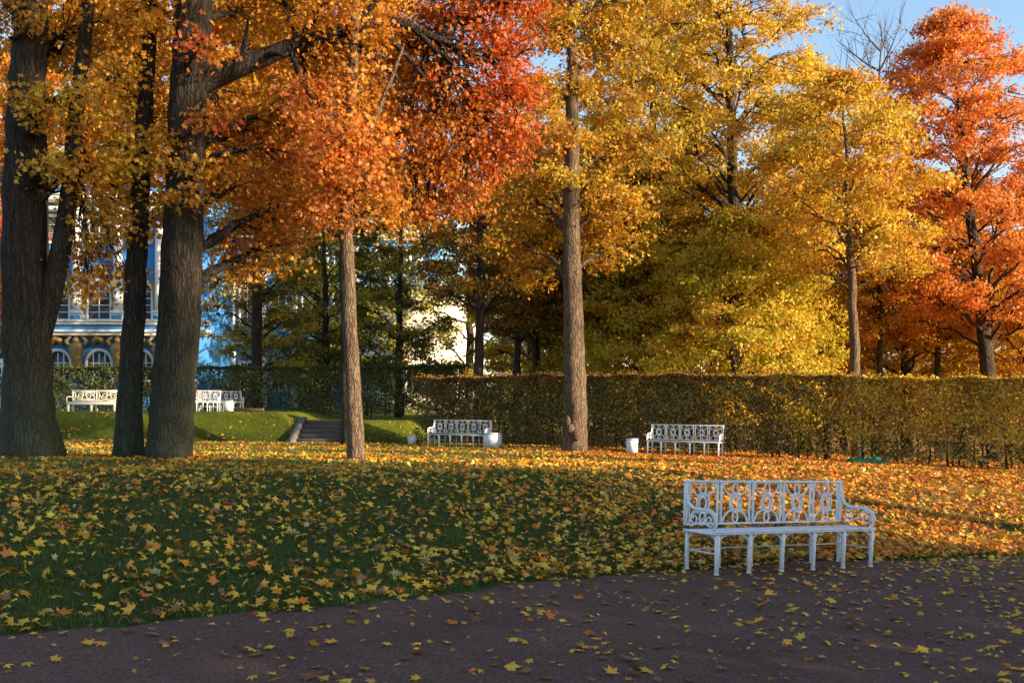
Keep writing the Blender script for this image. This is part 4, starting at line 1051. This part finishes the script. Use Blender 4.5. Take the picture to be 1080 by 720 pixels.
# the 300 that show largest, each a leaf of its own
dist = np.sqrt(xx ** 2 + yy ** 2); pxs = 540 + xx / yy * FPX; pys = HOR + (CAM_H - C[:, 2]) / yy * FPX
inside = (pxs > 4) & (pxs < 1076) & (pys < 716)
rank = np.where(inside, size / dist, 0); top = np.argsort(-rank)[:300]
mask = np.ones(len(xx), bool); mask[top] = False
words = ['yellow', 'orange', 'rusty red', 'pale yellow']
tv, tf = MAPLE
variants = {}
for i_ in top:
    k_ = int(kind[i_]); var = (k_, int(rng.randint(6)))
    if var not in variants:
        v = tv.copy(); v[:, 2] = tv[:, 2] * rng.uniform(-.5, 1.6) + .10 * rng.uniform(-1, 1) * tv[:, 0] * tv[:, 1]
        v[:, :2] *= rng.uniform(.88, 1.12, (len(v), 2))
        cc = np.repeat(col[i_][None], len(v), 0) * rng.uniform(.85, 1.1, (len(v), 1))
        me = MB(); me.add(v, [tf])
        me.tube([(0, -.12, .0), (.02, -.38, .02), (.05, -.62, .05)], [.012, .010, .008], 4)
        cc = np.concatenate([cc, np.repeat(np.array([[.4, .16, .05]]), 12, 0)])
        tmp = np_mesh('fallen_leaf', np.concatenate(me.V), [np.concatenate(q) for q in me.F.values()], M['litter'], col=cc, link=False)
        variants[var] = tmp.data
    o = bpy.data.objects.new('fallen_leaf', variants[var]); COL.objects.link(o)
    nv_ = Vector(Nn[i_]).normalized(); qn = nv_.to_track_quat('Z', 'Y')
    o.rotation_mode = 'QUATERNION'; o.rotation_quaternion = qn @ Vector((0, 0, 1)).rotation_difference(Vector((0, 0, 1))) @ __import__('mathutils').Quaternion((0, 0, 1), float(rng.uniform(0, 6.28)))
    o.location = C[i_]; s_ = float(size[i_]); o.scale = (s_, s_, s_)
    where = 'path' if t_[i_] < 0 else 'bank'
    tag(o, f'{words[k_]} maple leaf lying on the dark gravel path in the foreground' if where == 'path' else f'{words[k_]} maple leaf lying in the grass at the foot of the bank',
        'leaf', f'{words[k_]} leaves on the {where}')
for near, tpl in ((True, MAPLE), (False, STAR)):
    pass
parts = []
mn = mask & (yy < 19); mf = mask & ~mn
v1, f1, c1 = leaves_geo(C[mn], Nn[mn], size[mn], MAPLE, rng, col[mn])
v2, f2, c2 = leaves_geo(C[mf], Nn[mf], size[mf] * 1.08, STAR, rng, col[mf])
fl = np_mesh('fallen_leaves', np.concatenate([v1, v2]), [f1, f2 + len(v1)], M['litter'], col=np.concatenate([c1, c2]))
tag(fl, 'yellow and orange maple leaves strewn over bank, lawn and path', 'leaves', None, 'stuff')

# ------------------------------------------------------------------ grass
def blades(n, y0, y1, hmin, hmax, wd, seed, dens):
    rng = np.random.RandomState(seed)
    y = np.sqrt(rng.uniform(y0 ** 2, y1 ** 2, n)); x = rng.uniform(-1, 1, n) * (.52 * y + .5)
    t = (y - edge(x)) * .78
    k = (t > -.02 + rng.normal(0, .03, n)) & (rng.uniform(0, 1, n) < dens(x, y, t)); x, y, t = x[k], y[k], t[k]; n = len(x)
    h = rng.uniform(hmin, hmax, n) * (.7 + .6 * clump(x * 3, y * 3)); a = rng.uniform(0, 6.28, n); ln_ = rng.uniform(.1, .8, n) * h; b = rng.uniform(0, 6.28, n)
    z = ground_z(x, y) - .01
    w = np.stack([np.cos(a), np.sin(a)], 1) * wd * rng.uniform(.6, 1.3, n)[:, None]
    V = np.zeros((n, 3, 3)); V[:, 0, :2] = np.stack([x, y], 1) - w; V[:, 1, :2] = np.stack([x, y], 1) + w
    V[:, 0, 2] = V[:, 1, 2] = z; V[:, 2, 0] = x + np.cos(b) * ln_; V[:, 2, 1] = y + np.sin(b) * ln_; V[:, 2, 2] = z + h
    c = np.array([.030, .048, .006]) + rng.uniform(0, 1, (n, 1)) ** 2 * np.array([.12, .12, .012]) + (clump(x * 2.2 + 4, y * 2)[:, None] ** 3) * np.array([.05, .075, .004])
    c *= np.exp(rng.normal(0, .2, (n, 1))) * (1 + .9 * (y0 > 10)) * np.array([1 + .35 * (y0 > 10), 1, 1])  # far lawn blades lightened and yellowed: warm sunlight put into their colour
    return V.reshape(-1, 3), np.arange(3 * n).reshape(-1, 3), np.repeat(c, 3, 0)
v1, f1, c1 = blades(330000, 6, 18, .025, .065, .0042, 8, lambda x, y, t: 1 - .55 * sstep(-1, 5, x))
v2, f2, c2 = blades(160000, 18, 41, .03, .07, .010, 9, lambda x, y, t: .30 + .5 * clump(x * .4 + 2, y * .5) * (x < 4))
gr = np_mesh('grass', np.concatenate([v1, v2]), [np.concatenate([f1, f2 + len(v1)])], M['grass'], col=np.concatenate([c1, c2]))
tag(gr, 'short green grass of the bank and lawn', 'grass', None, 'stuff')
